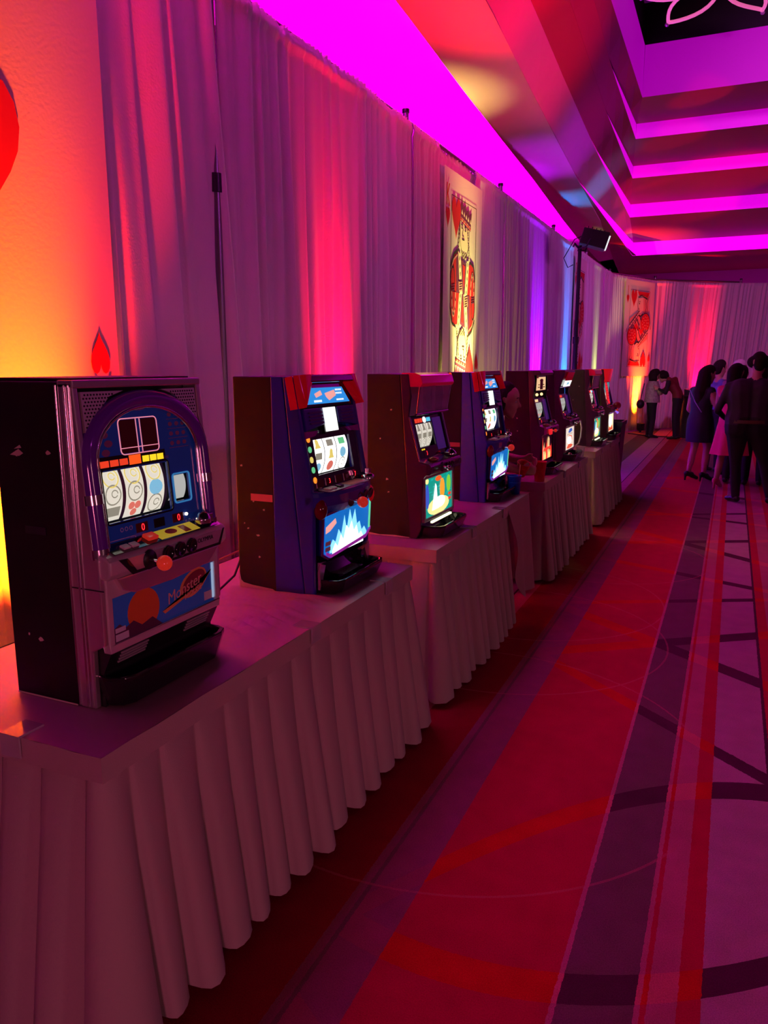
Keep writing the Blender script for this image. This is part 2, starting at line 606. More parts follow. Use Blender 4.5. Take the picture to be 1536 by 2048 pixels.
for k in range(5):
    # left riser: wedge opening toward the far corner
    pts = [p for p in slit[k] if p[1] >= start_y[k] - 0.01]
    lo = [(x, y, ZL[k]) for x, y in pts]
    if k < 4:
        hi = [(x - 0.004, y, ZL[k] + (ZL[k + 1] - ZL[k]) * (y - pts[0][1]) / (pts[-1][1] - pts[0][1]) + 0.003) for x, y in pts]
    else:
        hi = [(x - 0.004, y, ZL[5]) for x, y in pts]
    strip('trim_%d' % (k + 6), hi, lo, riser_glow[k] if k < 4 else riser_glow_top)
    # far riser facing the camera
    cx, cy = corner[k]
    struct(MB().add([(cx, cy, ZL[k]), (XR, cy, ZL[k]), (XR, cy, ZL[k + 1]), (cx, cy, ZL[k + 1])], [(0, 1, 2, 3)]).build('trim_%d' % (k + 11), riser_glow[k] if k < 4 else riser_glow_top))
    # far soffit
    y1 = 25.0 if k == 0 else corner[k - 1][1]
    x1 = -5.0 if k == 0 else corner[k - 1][0]
    mb = MB()
    if k == 0:
        mb.add([(corner[0][0], corner[0][1], ZL[0]), (-3.45, 21.6, ZL[0]), (-3.6, 25.0, ZL[0]), (XR, 25.0, ZL[0]), (XR, corner[0][1], ZL[0])], [(0, 1, 2, 3, 4)])
        mb.add([(-3.5, 18.6, 4.306), (-3.7, 25, 4.306), (-2.3, 25, 4.306), (-2.5, 18.6, 4.306)], [(0, 1, 2, 3)])
        mb.add([(-2.32, 12.33, 4.302), (-2.51, 15.58, 4.302), (-2.80, 18.6, 4.302), (-3.08, 21.63, 4.302), (-2.52, 20.85, 4.302)], [(4, 3, 2, 1, 0)])
    else:
        mb.add([(cx, cy, ZL[k]), (x1, y1, ZL[k]), (XR, y1, ZL[k]), (XR, cy, ZL[k])], [(0, 1, 2, 3)])
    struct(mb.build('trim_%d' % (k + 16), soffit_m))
# black fascia above the top riser
struct(MB().box(-1.9, XR, 12.3, 12.4, 5.97, 7.4).build('trim_21', blackceil))
struct(MB().box(-1.9, -1.5, -1, 12.3, 5.6, 7.4).build('trim_22', blackceil))


# ================================================================== DRAPES
cloth = mat('white_drape_cloth', (0.80, 0.76, 0.78), 0.85, bump=0.25, bscale=90, spec=0.15)
bannercloth = mat('ivory_banner_cloth', (0.84, 0.80, 0.72), 0.8, bump=0.08, bscale=60, spec=0.15)
pipe_m = mat('grey_pipe', (0.25, 0.24, 0.26), 0.35, metal=0.8)
black_pl = mat('black_plastic', (0.012, 0.011, 0.013), 0.38)
black_mt = mat('black_matte', (0.010, 0.010, 0.011), 0.7)


def fold_fn(n, seed):
    rnd = random.Random(seed)
    ph = [rnd.uniform(0, 6.28) for _ in range(5)]

    def f(s):
        w = n * s + 0.30 * math.sin(2 * PI * s * 1.7 + ph[0]) + 0.16 * math.sin(2 * PI * s * 3.3 + ph[1])
        a = 2.0 * abs(math.sin(PI * w + ph[2])) ** 0.8 - 1.2
        a = a * (0.72 + 0.28 * math.sin(2 * PI * s * 2.1 + ph[3]))
        return a + 0.25 * math.sin(2 * PI * w * 1.37 + ph[4])
    return f


def drape(p0, p1, label, z0=0.03, z1=3.66, per_m=8.0, seed=0, lean0=0.0, lean1=0.0, amp=0.042, out=None):
    """gathered drape hung between plan points p0,p1; lean: how far each lower corner drifts along the run"""
    p0, p1 = Vector((*p0, 0)), Vector((*p1, 0))
    d = p1 - p0
    Lw = d.length
    t = d.normalized()
    nrm = Vector((t.y, -t.x, 0)) if out is None else Vector(out)
    f = fold_fn(Lw * per_m, seed)
    g = fold_fn(Lw * per_m * 3.2, seed + 50)
    nu = max(30, int(Lw / 0.013))
    nv = 26

    def fn(u, v):
        vv = v ** 0.75          # more rows toward the top
        z = z0 + (z1 - z0) * v
        s = Lw * u
        k = 1 - v
        s2 = s + (lean0 * (1 - u) + lean1 * u) * k
        a = amp * (0.35 + 0.65 * min(1, k * 3.0))
        hd = max(0.0, 1 - (z1 - z) / 0.16)
        off = a * f(u) + 0.010 * hd * g(u) + (0.012 if hd > 0.4 and hd < 0.85 else 0)
        off += 0.008 * math.sin(z * 2.2 + u * 9 + seed)
        zz = z + (0.008 * g(u) if v > 0.999 else 0)
        p = p0 + t * s2 + nrm * off
        return (p.x, p.y, zz)
    mb = MB()
    vs_v = [0, .04, .1, .2, .3, .4, .5, .6, .7, .78, .85, .9, .93, .95, .962, .972, .98, .988, .995, 1.0]
    nv = len(vs_v) - 1
    mb.grid(lambda u, w: fn(u, vs_v[round(w * nv)]), nu, nv)
    o = mb.build('drape', cloth)
    md = o.modifiers.new('thickness', 'SOLIDIFY')
    md.thickness = 0.003
    return tag(o, label, 'drape', 'pipe and drape panels around the hall')


CX = -2.70
drape((CX, 0.2), (CX, 1.6), 'white drape hanging left of the ace of hearts banner', seed=1)
drape((CX - .03, 1.6), (CX - .03, 2.95), 'drape hanging behind the ace of hearts banner', seed=15)
drape((CX, 2.82), (CX, 3.745), 'pleated drape between the ace banner and the pipe with a black collar', seed=2, lean1=0.24, lean0=0.10, per_m=6.0, amp=0.04)
drape((CX + .01, 3.82), (CX, 4.78), 'purple-lit drape just right of the pipe with a black collar', seed=3, per_m=8, lean0=0.03)
drape((CX, 4.74), (CX + .02, 5.62), 'drape lit by a bright red streak behind the second slot machine', seed=4, per_m=5.5, lean1=.04)
drape((CX, 5.60), (CX, 6.63), 'plain purple-lit drape behind the third slot machine', seed=5, lean1=.05)
drape((CX, 6.62), (CX, 7.34), 'narrow drape touching the left edge of the king of hearts banner', seed=6, lean0=.08)
drape((CX - .05, 7.2), (CX - .05, 8.6), 'drape hanging behind the king of hearts banner', seed=7)
drape((CX, 8.45), (CX, 9.64), 'drape between the king banner and the next drape pipe', seed=8)
drape((CX, 9.62), (CX, 10.7), 'purple-lit drape left of the violet streak of light', seed=9)
drape((CX, 10.7), (CX, 12.68), 'drape lit by a vertical violet streak', seed=10)
drape((CX, 12.66), (CX, 13.95), 'drape lit by a vertical bright blue streak', seed=11)
drape((CX, 13.95), (CX, 15.68), 'drape behind the queen of hearts banner and the light stand pole', seed=12)
drape((CX, 15.66), (CX, 17.6), 'drape lit by a vertical yellow-green streak', seed=13)
drape((CX, 17.6), (CX + .05, 18.75), 'last drape of the long row before the corner', seed=14)
FP = [(-2.66, 18.75), (-1.93, 20.6), (-1.25, 21.25), (-0.6, 21.75), (0.62, 22.4), (2.4, 22.9), (4.4, 23.2)]
fl = ['drape behind the jack of hearts banner in the far corner', 'drape just right of the jack of hearts banner', 'far drape lit by a broad red streak',
      'far drape above the crowd at right, right of the red streak', 'rightmost far drape behind the man in the dark shirt', 'far drape beyond the right edge of the crowd']
for i in range(6):
    drape(FP[i], FP[i + 1], fl[i], seed=20 + i, lean0=-0.25 if i > 1 else 0, lean1=-0.25 if i > 0 else 0)


def upright(x, y, label, z1=3.74, collar=None):
    t = thing('drape_upright', label, 'pole', (x, y, 0), 0, 'drape uprights')
    MB().box(-.22, .22, -.22, .22, 0, .012).build('base_plate', pipe_m, t, bevel=.003)
    MB().cyl((0, 0, .012), (0, 0, z1), .025, n=12).build('pole', pipe_m, t)
    MB().cyl((0, 0, z1), (0, 0, z1 + .03), .031, n=12).build('pole_cap', black_pl, t)
    if collar:
        MB().cyl((0, 0, collar - .05), (0, 0, collar + .05), .034, n=14).build('collar', black_pl, t, label='black locking collar')
    return t


upright(CX - .01, 3.77, 'drape pipe with a black collar, nearest the ace banner', collar=2.60)
upright(CX - .045, 6.60, 'drape pipe in the gap left of the king of hearts banner')
upright(CX - .045, 9.60, 'drape pipe standing between the king banner and the violet streak')
upright(CX - .045, 12.64, 'drape pipe beside the blue streak of light')
upright(CX - .045, 15.63, 'drape pipe just right of the light stand')
upright(CX - .045, 18.74, 'corner drape pipe left of the jack of hearts banner')
upright(-1.93, 20.66, 'drape pipe right of the jack of hearts banner')
upright(0.0, 22.13, 'drape pipe on the far row above the crowd')
cross_pts = [(CX, .2), (CX, 3.77), (CX, 6.6), (CX, 9.6), (CX, 12.64), (CX, 15.63), (CX + .03, 18.74), (-1.9, 20.62), (0.0, 22.07)]
cl = ['above the ace banner', 'above the red streak', 'above the king banner', 'above the violet streak', 'behind the stage light', 'above the yellow-green streak', 'above the jack banner', 'above the far red streak']
for i in range(8):
    a, b = cross_pts[i], cross_pts[i + 1]
    tag(MB().cyl((a[0] - .045, a[1], 3.68), (b[0] - .045, b[1], 3.68), .019, n=10).build('drape_crossbar', pipe_m), 'thin metal drape crossbar ' + cl[i], 'pole', 'drape crossbars')


# ================================================================== CARD BANNERS
ink_red = mat('print_red', (0.62, 0.004, 0.02), 0.8)
ink_blk = mat('print_black', (0.03, 0.012, 0.03), 0.8)
ink_pur = mat('print_plum', (0.16, 0.015, 0.10), 0.8)
ink_pnk = mat('print_pink', (0.72, 0.34, 0.30), 0.8)
ink_crm = mat('print_cream', (0.86, 0.78, 0.58), 0.8)
ink_out = mat('print_outline', (0.12, 0.06, 0.05), 0.8)


def banner(name, label, p0, p1, z0, z1, rank, sag=0.012):
    """cloth card hung between plan points; faces out of the wall of drapes"""
    P0, P1 = Vector((*p0, 0)), Vector((*p1, 0))
    w = (P1 - P0).length
    ang = math.atan2(P1.y - P0.y, P1.x - P0.x)
    t = thing(name, label, 'banner', ((P0.x + P1.x) / 2, (P0.y + P1.y) / 2, z0), ang, 'giant playing card banners')
    h = z1 - z0
    MB().grid(lambda u, v: (w * (u - .5), 0.0015 * math.sin(u * 9 + v * 3) * (1 - v) + .0, h * v), 24, 24).build('cloth', bannercloth, t)
    fr = Fr((0, -0.003, h / 2), (1, 0, 0), (0, 0, 1))      # centre of card, n faces -local y
    L = {k: MB() for k in ('red', 'blk', 'pur', 'pnk', 'crm', 'out')}
    H2, W2 = h / 2, w / 2

    def put(k, pts, lv=0, both=True, sc=True):
        q = [(a * W2, b * H2) for a, b in pts] if sc else list(pts)
        if both:                       # each half of the figure stops at the middle of the card
            cl, n_ = [], len(q)
            for i in range(n_):
                (x0, y0), (x1, y1) = q[i], q[(i + 1) % n_]
                if y0 >= 0:
                    cl.append((x0, y0))
                if (y0 >= 0) != (y1 >= 0):
                    f_ = y0 / (y0 - y1)
                    cl.append((x0 + (x1 - x0) * f_, 0.0))
            q = cl
            if len(q) < 3:
                return
        fr.poly(L[k], q, 0.0008 * lv, 0.0008 * lv + 0.0006)
        if both:
            fr.poly(L[k], [(-a, -b) for a, b in q], 0.0008 * lv, 0.0008 * lv + 0.0006)

    def hrt(cx, cy, hw, hh, lv, flip=False):
        mb = MB()
        fr.poly(mb, [(a * W2, b * H2) for a, b in heart(cx, cy, hw / W2, hh / H2, flip=flip)], 0.0008 * lv, 0.0008 * lv + 0.0006)
        mb.build('heart', ink_red, t)

    def ln(k, pts, wd, lv=1, both=True):
        for q in line2([(a * W2, b * H2) for a, b in pts], wd):
            put(k, q, lv, both, False)
    mats = {'red': ink_red, 'blk': ink_blk, 'pur': ink_pur, 'pnk': ink_pnk, 'crm': ink_crm, 'out': ink_out}
    if rank == 'A':
        hrt(0, 0, .44, .62, 0)
    else:
        fx0, fx1, fy = -.66, .66, .80
        ln('out', [(fx0, -fy), (fx0, fy), (fx1, fy), (fx1, -fy), (fx0, -fy)], .008, both=False)
        hrt(-.42, .62, .27, .40, 2)
        hrt(.42, -.62, .27, .40, 2, True)
        if rank == 'K':
            K = lambda pts: [(a, .30 + (b - .02) * .65) for a, b in pts]      # head sits in the upper part of the half card
            put('pur', K([(-.22, .52), (.34, .44), (.40, .70), (.28, .64), (.22, .72), (.12, .67), (.05, .76), (-.04, .70), (-.12, .79), (-.2, .72)]), 1)
            put('pnk', K([(-.2, .535), (.34, .455), (.345, .50), (-.195, .58)]), 2)
            for i in range(5):
                put('red', K(ell(-.15 + i * .115, .545 - i * .018, .035, .015, 8)), 3)
                put('crm', K([(-.17 + i * .115, .62 - i * .018), (-.13 + i * .115, .68 - i * .018), (-.09 + i * .115, .61 - i * .018)]), 3)
            put('crm', K([(-.22, .52), (.28, .44), (.26, .22), (.14, .08), (.0, .02), (-.12, .12), (-.22, .26)]), 1)
            ln('out', K([(-.22, .52), (-.22, .26), (-.12, .12), (0, .02), (.14, .08), (.26, .22), (.28, .44)]), .010, 2)
            for sx in (-.12, .06):
                ln('blk', K([(sx - .05, .455 - sx * .1), (sx, .47 - sx * .1), (sx + .05, .45 - sx * .1)]), .012, 3)
                put('blk', K(ell(sx, .42 - sx * .1, .035, .012, 10)), 3)
            ln('out', K([(-.06, .43), (-.1, .33), (-.02, .325)]), .009, 3)
            put('blk', K(ell(-.05, .285, .07, .010, 10)), 3)
            for i in range(6):
                for w_ in ((.19 + .02 * i, .42 - .065 * i), (-.25 - .008 * i, .42 - .055 * i), (-.1 + .05 * i, .10 - .02 * (i % 2))):
                    q_ = K(ell(w_[0], w_[1], .032, .026, 10))
                    ln('out', q_ + q_[:1], .008, 2)
            # robe with fur bands, sleeves and hands
            put('red', [(-.66, .0), (-.66, .20), (-.50, .31), (-.30, .36), (-.2, .0)], 0)
            ln('blk', [(-.66, .21), (-.50, .325), (-.28, .375)], .030, 1)
            ln('pnk', [(-.66, .175), (-.52, .275), (-.34, .325)], .018, 2)
            put('pur', [(-.40, .33), (-.30, .345), (-.16, .0), (-.36, .0)], 1)
            put('red', ell(-.56, .10, .085, .10, 14), 2)
            q_ = ell(-.56, .10, .10, .115, 16)
            ln('blk', q_ + q_[:1], .016, 3)
            put('red', [(.22, .26), (.50, .30), (.64, .20), (.66, .0), (.2, .0)], 0)
            ln('blk', [(.36, .30), (.56, .27), (.65, .14)], .026, 1)
            put('pnk', ell(.50, .0, .12, .22, 16), 2)
            put('red', ell(.50, .0, .07, .17, 16), 3)
            for i in range(6):
                put('blk', ell(.50 + .097 * math.cos(.3 + i * .5), .195 * math.sin(.3 + i * .5), .016, .014, 6), 4)
            put('crm', [(-.30, .36), (-.18, .34), (-.04, .0), (-.18, .0)], 2)
            put('crm', [(.16, .30), (.30, .31), (.22, .0), (.08, .0)], 2)
            for i in range(5):
                put('blk', ell(-.225 + .028 * i, .30 - .066 * i, .018, .020, 6), 3)
                put('blk', ell(.225 - .016 * i, .27 - .062 * i, .018, .020, 6), 3)
            put('pur', [(-.14, .30), (.14, .27), (.07, .0), (-.02, .0)], 1)
            put('red', [(-.04, .26), (.08, .25), (.05, .06), (.0, .10)], 2)
            put('pnk', [(-.26, .10), (-.08, .12), (-.05, .03), (-.22, .01)], 4)
            for i in range(4):
                ln('blk', [(-.22, .098 - .022 * i), (-.08, .110 - .022 * i)], .008, 5)
            for i in range(3):
                ln('pur', [(-.62 + .0 * i, .05 - .022 * i), (-.46, .065 - .022 * i)], .012, 4)
        else:
            # jack / queen: turned head with cap, collar and round patterned sleeves
            put('red', [(-.2, .78), (.64, .78), (.5, .66), (-.1, .70)], 1)
            ln('blk', [(-.14, .66), (.1, .70), (.5, .64)], .035, 2)
            for i in range(7):
                put('crm', ell(-.08 + i * .085, .672 + .02 * math.sin(i / 6 * PI), .014, .009, 6), 3)
            put('crm', [(-.12, .64), (.2, .66), (.26, .40), (.1, .28), (-.08, .34)], 1)
            ln('out', [(-.12, .64), (-.16, .5), (-.08, .34), (.1, .28)], .012, 2)
            put('blk', ell(-.04, .53, .035, .012, 8), 3)
            ln('blk', [(-.09, .57), (.02, .575)], .010, 3)
            ln('out', [(-.1, .42), (-.02, .415)], .012, 3)
            put('pnk', [(.22, .66), (.62, .74), (.6, .3), (.4, .2), (.28, .36)], 0)
            ln('out', [(.5, .74), (.36, .6), (.44, .45), (.34, .3)], .012, 2)
            ln('out', [(.62, .7), (.46, .56), (.54, .4), (.5, .24)], .012, 2)
            # diagonal sash with collar
            put('pnk', [(-.66, .2), (-.1, .36), (.3, .1), (.1, -.1), (-.66, -.12)], 0)
            ln('blk', [(-.64, .04), (.02, .36)], .075, 2)
            ln('crm', [(-.64, .04), (.02, .36)], .040, 3)
            for i in range(6):
                put('blk', ell(-.56 + .1 * i, .08 + .048 * i, .025, .010, 6), 4)
            ln('blk', [(-.12, .31), (.06, .27), (.24, .33)], .045, 2)
            ln('crm', [(-.10, .335), (.06, .295), (.22, .35)], .018, 3)
            put('blk', [(.02, .27), (.22, .18), (.16, .12)], 2)
            # round flower sleeve
            put('red', ell(.44, .14, .30, .19, 24), 3)
            ln('blk', ell(.44, .14, .32, .20, 24) + ell(.44, .14, .32, .20, 24)[:1], .016, 3)
            for r_, nn in ((.10, 6), (.20, 11)):
                for i in range(nn):
                    tt = 2 * PI * i / nn
                    put('pnk', ell(.44 + r_ * math.cos(tt), .14 + r_ * .62 * math.sin(tt), .028, .017, 7), 5)
            for i in range(9):
                tt = PI * (1.08 + .84 * i / 8)
                put('crm', ell(.42 + .38 * math.cos(tt), .12 + .25 * math.sin(tt), .03, .024, 7), 5)
            ln('blk', [(.42 + .42 * math.cos(PI * (1.05 + .9 * i / 8)), .12 + .285 * math.sin(PI * (1.05 + .9 * i / 8))) for i in range(9)], .018, 4)
            ln('blk', [(-.3, .1), (-.14, .2), (.0, .06), (.1, -.02)], .022, 3)
            ln('blk', [(-.52, -.02), (-.4, .08), (-.3, .02)], .018, 3)
            put('red', [(-.5, -.05), (-.2, .12), (.05, .0), (-.1, -.1)], 1)
    # corner indices
    hx, hy = -.83, .60
    hrt(hx, hy, .115, .19, 1)
    hrt(-hx, -hy, .115, .19, 1, True)
    for k, mb in L.items():
        if mb.v:
            mb.build({'red': 'red_print', 'blk': 'black_print', 'pur': 'plum_print', 'pnk': 'pink_print', 'crm': 'cream_print', 'out': 'outline_print'}[k], mats[k], t, kind='stuff')
    text_obj('rank_letter', rank, fr, hx * W2, .775 * H2, .30, ink_red, t, .0025, sx=.55)
    fr2 = Fr(fr.o, -fr.u, -fr.v)
    text_obj('rank_letter', rank, fr2, hx * W2, .775 * H2, .30, ink_red, t, .0025, sx=.55)
    return t


# plan direction of a banner runs so that its local -y looks into the room
banner('card_banner', 'ace of hearts card banner glowing orange at the left edge', (CX + .07, 1.47), (CX + .07, 2.84), 1.18, 3.58, 'A')
banner('card_banner', 'king of hearts card banner lit pale yellow', (CX + .06, 7.31), (CX + .06, 8.52), 1.20, 3.47, 'K')
banner('card_banner', 'queen of hearts card banner half hidden by the light stand pole', (CX + .07, 13.95), (CX + .07, 15.1), 1.30, 3.50, 'Q')
banner('card_banner', 'jack of hearts card banner glowing orange in the far corner', (-2.42, 19.12), (-1.90, 20.44), 1.36, 3.58, 'J')


# ================================================================== UPLIGHTS
chrome = mat('chrome', (0.75, 0.73, 0.76), 0.16, metal=1.0)


def uplight(x, y, col, power, label, spot=34, tilt=(0, 0), glow=0.6, lens=4.0, dz=0, flood=None):
    """black floor par can with a lit lens; its lamp is a real spot standing on the lens"""
    t = thing('floor_uplight', label, 'light', (x, y, dz), 0, 'coloured floor uplights')
    MB().lathe((0, 0, .05), [(0.0, 0), (.085, 0), (.095, .03), (.10, .15), (.10, .17), (.088, .17), (.088, .155), (0, .155)], 18).build('housing', black_pl, t)
    MB().lathe((0, 0, .207), [(.086, 0), (0, .001)], 18).build('lens', emat('lens_%.2f_%.2f_%.2f' % col, col, lens), t)
    br = MB()
    for s in (-1, 1):
        br.box(-.012, .012, s * .105 - .004, s * .105 + .004, .0, .14)
    br.box(-.012, .012, -.109, .109, 0, .008)
    br.build('bracket', black_mt, t)
    MB().tube([(0, .09, .08), (-.05, .16, .02), (-.12, .3, .008), (-.2, .6, .008)], .005, 6).build('cable', black_mt, t)
    l = light('uplight_lamp', 'SPOT', (x, y, dz + .23), col, power, (x + tilt[0], y + tilt[1], dz + 3.2), .06, spot=spot, blend=1.0)
    if flood:
        # extra spot added at the can, own colour and throw, for banner and beam
        fc, fp, ft, fs = flood
        light('uplight_fill', 'SPOT', (x, y, dz + .24), fc, fp, (x + ft[0], y + ft[1], dz + 3.2), .06, spot=fs, blend=1.0)
    if glow:
        light('uplight_spill', 'POINT', (x, y, dz + .27), col, glow, None, .05)
    return t


AMB = (1.0, 0.10, 0.0)
UX = -2.42
uplight(UX, 2.30, (1.0, 0.16, 0.0), 2000, 'amber uplight at the foot of the ace of hearts banner', 42, (-1.0, -.1), flood=((1.0, 0.01, 0.0), 1500, (-.55, 0), 60))
uplight(UX, 5.05, (1.0, 0.0, 0.04), 2600, 'red uplight at the foot of the drapes behind the second slot machine', 34, (-.85, 0), flood=((1.0, 0.0, 0.03), 3600, (.42, .9), 28))
uplight(UX + .05, 7.98, (1.0, 0.84, 0.16), 2600, 'pale yellow uplight at the foot of the king of hearts banner', 30, (-.9, 0), glow=30, flood=((1.0, .88, .24), 1500, (-.64, 0), 32))
uplight(UX, 11.45, (0.28, 0.0, 1.0), 2200, 'violet uplight at the foot of the drapes left of the light stand', 34, (-.85, 0), glow=22, flood=((.45, 0, 1), 900, (.05, -.4), 36))
uplight(UX, 13.55, (0.0, 0.18, 1.0), 1800, 'blue uplight at the foot of the drapes just left of the light stand', 34, (-.85, 0), flood=((0, .3, 1), 900, (.0, 0), 24))
uplight(UX, 16.75, (0.75, 1.0, 0.18), 600, 'yellow-green uplight at the foot of the drapes right of the light stand', 30, (-.85, 0), flood=((1.0, .62, .15), 380, (.35, 2.3), 26))
uplight(-1.98, 19.85, (1.0, 0.14, 0.0), 1700, 'amber uplight at the foot of the jack of hearts banner', 46, (-.85, .36), flood=((1, .02, .01), 2200, (-.45, .2), 50))
uplight(-0.72, 21.3, (1.0, 0.0, 0.03), 3000, 'red uplight at the foot of the far drapes', 26, (-.3, .6))


# ================================================================== TABLES
topcloth = mat('satin_table_cloth', (0.40, 0.28, 0.29), 0.42, spec=0.45, bump=0.05, bscale=25)
skirtcloth = mat('champagne_skirt_cloth', (0.46, 0.36, 0.36), 0.8, spec=0.2, bump=0.15, bscale=300)
clipm = mat('clear_plastic_clip', (0.85, 0.8, 0.85), 0.1, trans=0.6, spec=0.6)
wood_m = mat('table_plywood', (0.25, 0.16, 0.09), 0.6)
XF, XB, TZ = -1.215, -1.975, 0.75
WRK = [(0.62, -0.10, 2.2), (0.35, 0.15, 2.6), (0.9, .05, 1.9)]


def skirt_mesh(path, z0, z1, pitch, seed, flare=.085):
    """knife pleats along an open plan polyline (list of xy), outward = right side of travel"""
    rnd = random.Random(seed)
    seg = []
    tot = 0
    for p, q in zip(path[:-1], path[1:]):
        L = (Vector(q) - Vector(p)).length
        seg.append((tot, L, Vector(p), (Vector(q) - Vector(p)) / L))
        tot += L
    n = int(tot / pitch)
    edges = [0]
    while edges[-1] < tot - pitch * .6:
        edges.append(edges[-1] + pitch * rnd.uniform(.82, 1.18))
    edges[-1] = tot
    wid = [rnd.uniform(.75, 1.25) for _ in edges]
    hemd = [rnd.uniform(-.008, .010) for _ in edges]
    # samples across each pleat: (fraction, profile height)
    prof = [(0.0, 0.0), (0.035, .55), (.10, .88), (.26, 1.0), (.50, .92), (.72, .66), (.88, .24), (.96, 0.0)]
    cols = []
    for i in range(len(edges) - 1):
        for fr_, hgt in prof:
            cols.append((edges[i] + (edges[i + 1] - edges[i]) * fr_, hgt * wid[i], hemd[i]))
    cols.append((tot, .1, 0))
    zs = [0, .02, .12, .26, .42, .58, .72, .83, .90, .925, .93, 1.0]
    vs = []
    for zf in zs:
        k = 1 - zf
        for s, hgt, hd in cols:
            for st, L, p, d in seg:
                if st <= s <= st + L + 1e-6:
                    pos = p + d * (s - st)
                    nrm = Vector((d.y, -d.x))
                    break
            # round the corner normals
            for j in range(1, len(seg)):
                c = seg[j][0]
                if abs(s - c) < .05:
                    a, b = seg[j - 1][3], seg[j][3]
                    w = .5 + (s - c) / .1
                    dd = (a * (1 - w) + b * w).normalized()
                    nrm = Vector((dd.y, -dd.x))
            op = max(0.0, (k - .07) / .93)
            amp = .004 + .056 * op ** .7
            fl = flare * op ** 1.2
            off = fl * .55 + hgt * amp + (0.006 if zf > .925 else 0)
            off += .006 * math.sin(s * 31 + seed) * op
            z = z0 + (z1 - z0) * zf + (hd if zf < .01 else 0)
            q = pos + nrm * off
            vs.append((q.x, q.y, z))
    nc = len(cols)
    fs = [(j * nc + i, j * nc + i + 1, (j + 1) * nc + i + 1, (j + 1) * nc + i) for j in range(len(zs) - 1) for i in range(nc - 1)]
    mb = MB()
    mb.add(vs, fs, 0, True)
    return mb, edges


def table(y0, y1, name_txt, skirt_end=None, seed=1, clips=(), wrinkles=(), side=True):
    t = thing('folding_table', 'folding banquet table carrying ' + name_txt, 'table', ((XF + XB) / 2, (y0 + y1) / 2, 0), 0, 'skirted folding tables in a row')
    hx, hy = (XF - XB) / 2 - .012, (y1 - y0) / 2 - .012
    MB().box(-hx, hx, -hy, hy, TZ - .035, TZ - .004).build('tabletop', wood_m, t, bevel=.006)
    for sx in (-1, 1):
        for sy in (-1, 1):
            MB().cyl((sx * (hx - .08), sy * (hy - .2), 0), (sx * (hx - .08), sy * (hy - .2), TZ - .035), .0125, n=8).build('leg', pipe_m, t)
    # tablecloth: top sheet with creases, drop on far end where no skirt hangs
    mb = MB()

    def ft(u, v):
        x = XB + (XF + .014 - XB) * u
        y = y0 - .0145 + (y1 - y0 + .029) * v
        z = TZ + .0045
        for wx, wy, ang, ln, a in wrinkles:
            dx, dy = x - wx, y - wy
            c, s = math.cos(ang), math.sin(ang)
            al, ac = dx * c + dy * s, -dx * s + dy * c
            z += a * math.exp(-(al / ln) ** 2) * math.exp(-(ac / .10) ** 2) * (0.5 + 0.5 * math.sin(ac * 120)) * max(0.0, min(1.0, (XF - .02 - x) / .10))
        e = min(u, 1 - u) * (XF - XB)
        return (x, y, z)
    mb.grid(ft, 40, 90)
    c = mb.build('tablecloth', topcloth)
    tag(c, 'satin cloth spread on the table under ' + name_txt, 'tablecloth', 'table top cloths')
    if skirt_end:
        drop = MB()
        rr = random.Random(5)

        def fd(u, v):
            y = skirt_end - .06 + (y1 - skirt_end + .06) * u
            lo = .10 if u > .5 else .10 + .45 * (1 - u / .5) ** 1.5
            z = lo + (TZ - lo) * v
            k = 1 - v
            return (XF + .006 + .05 * k + .02 * k * math.sin(u * 14 + 1), y, z)
        drop.grid(fd, 24, 14)
        drop.build('cloth_drop', topcloth, c)
    # skirt
    ye = skirt_end or y1
    path = [(XB, y1 if skirt_end is None else ye), (XB, y0), (XF, y0), (XF, ye)]
    if not skirt_end:
        path.append((XB, y1))
    sk = thing('table_skirt', 'pleated champagne skirt around the table carrying ' + name_txt, 'table skirt', ((XF + XB) / 2, (y0 + y1) / 2, 0), 0, 'pleated table skirts')
    mb, ed = skirt_mesh(path, .025, TZ + .004, .125, seed)
    ox, oy = (XF + XB) / 2, (y0 + y1) / 2
    mb.v = [(x - ox, y - oy, z) for x, y, z in mb.v]
    mb.build('pleats', skirtcloth, sk)
    # header band along the top edge
    hb = MB()
    off = .014
    P = [(XB, y0 - off), (XF + off, y0 - off), (XF + off, ye)]
    if not skirt_end:
        P += [(XF + off, y1 + off), (XB, y1 + off)]
    for p, q in zip(P[:-1], P[1:]):
        hb.grid(lambda u, v: (p[0] + (q[0] - p[0]) * u - ox, p[1] + (q[1] - p[1]) * u - oy, TZ - .058 + .062 * v + .0015 * math.sin(u * 40)), 20, 1)
    hb.build('header_band', skirtcloth, sk)
    for (cx, cy) in clips:
        cb = MB()
        if abs(cy - y0) < .02:
            cb.box(cx - .03 - ox, cx + .03 - ox, cy - .02 - oy, cy + .05 - oy, TZ + .004, TZ + .010)
            cb.box(cx - .03 - ox, cx + .03 - ox, cy - .024 - oy, cy - .019 - oy, TZ - .045, TZ + .010)
        else:
            cb.box(cx - .05 - ox, cx + .02 - ox, cy - .03 - oy, cy + .03 - oy, TZ + .004, TZ + .010)
            cb.box(cx + .019 - ox, cx + .024 - ox, cy - .03 - oy, cy + .03 - oy, TZ - .045, TZ + .010)
        cb.build('skirt_clip', clipm, sk, label='small clear plastic skirt clip')
    return t


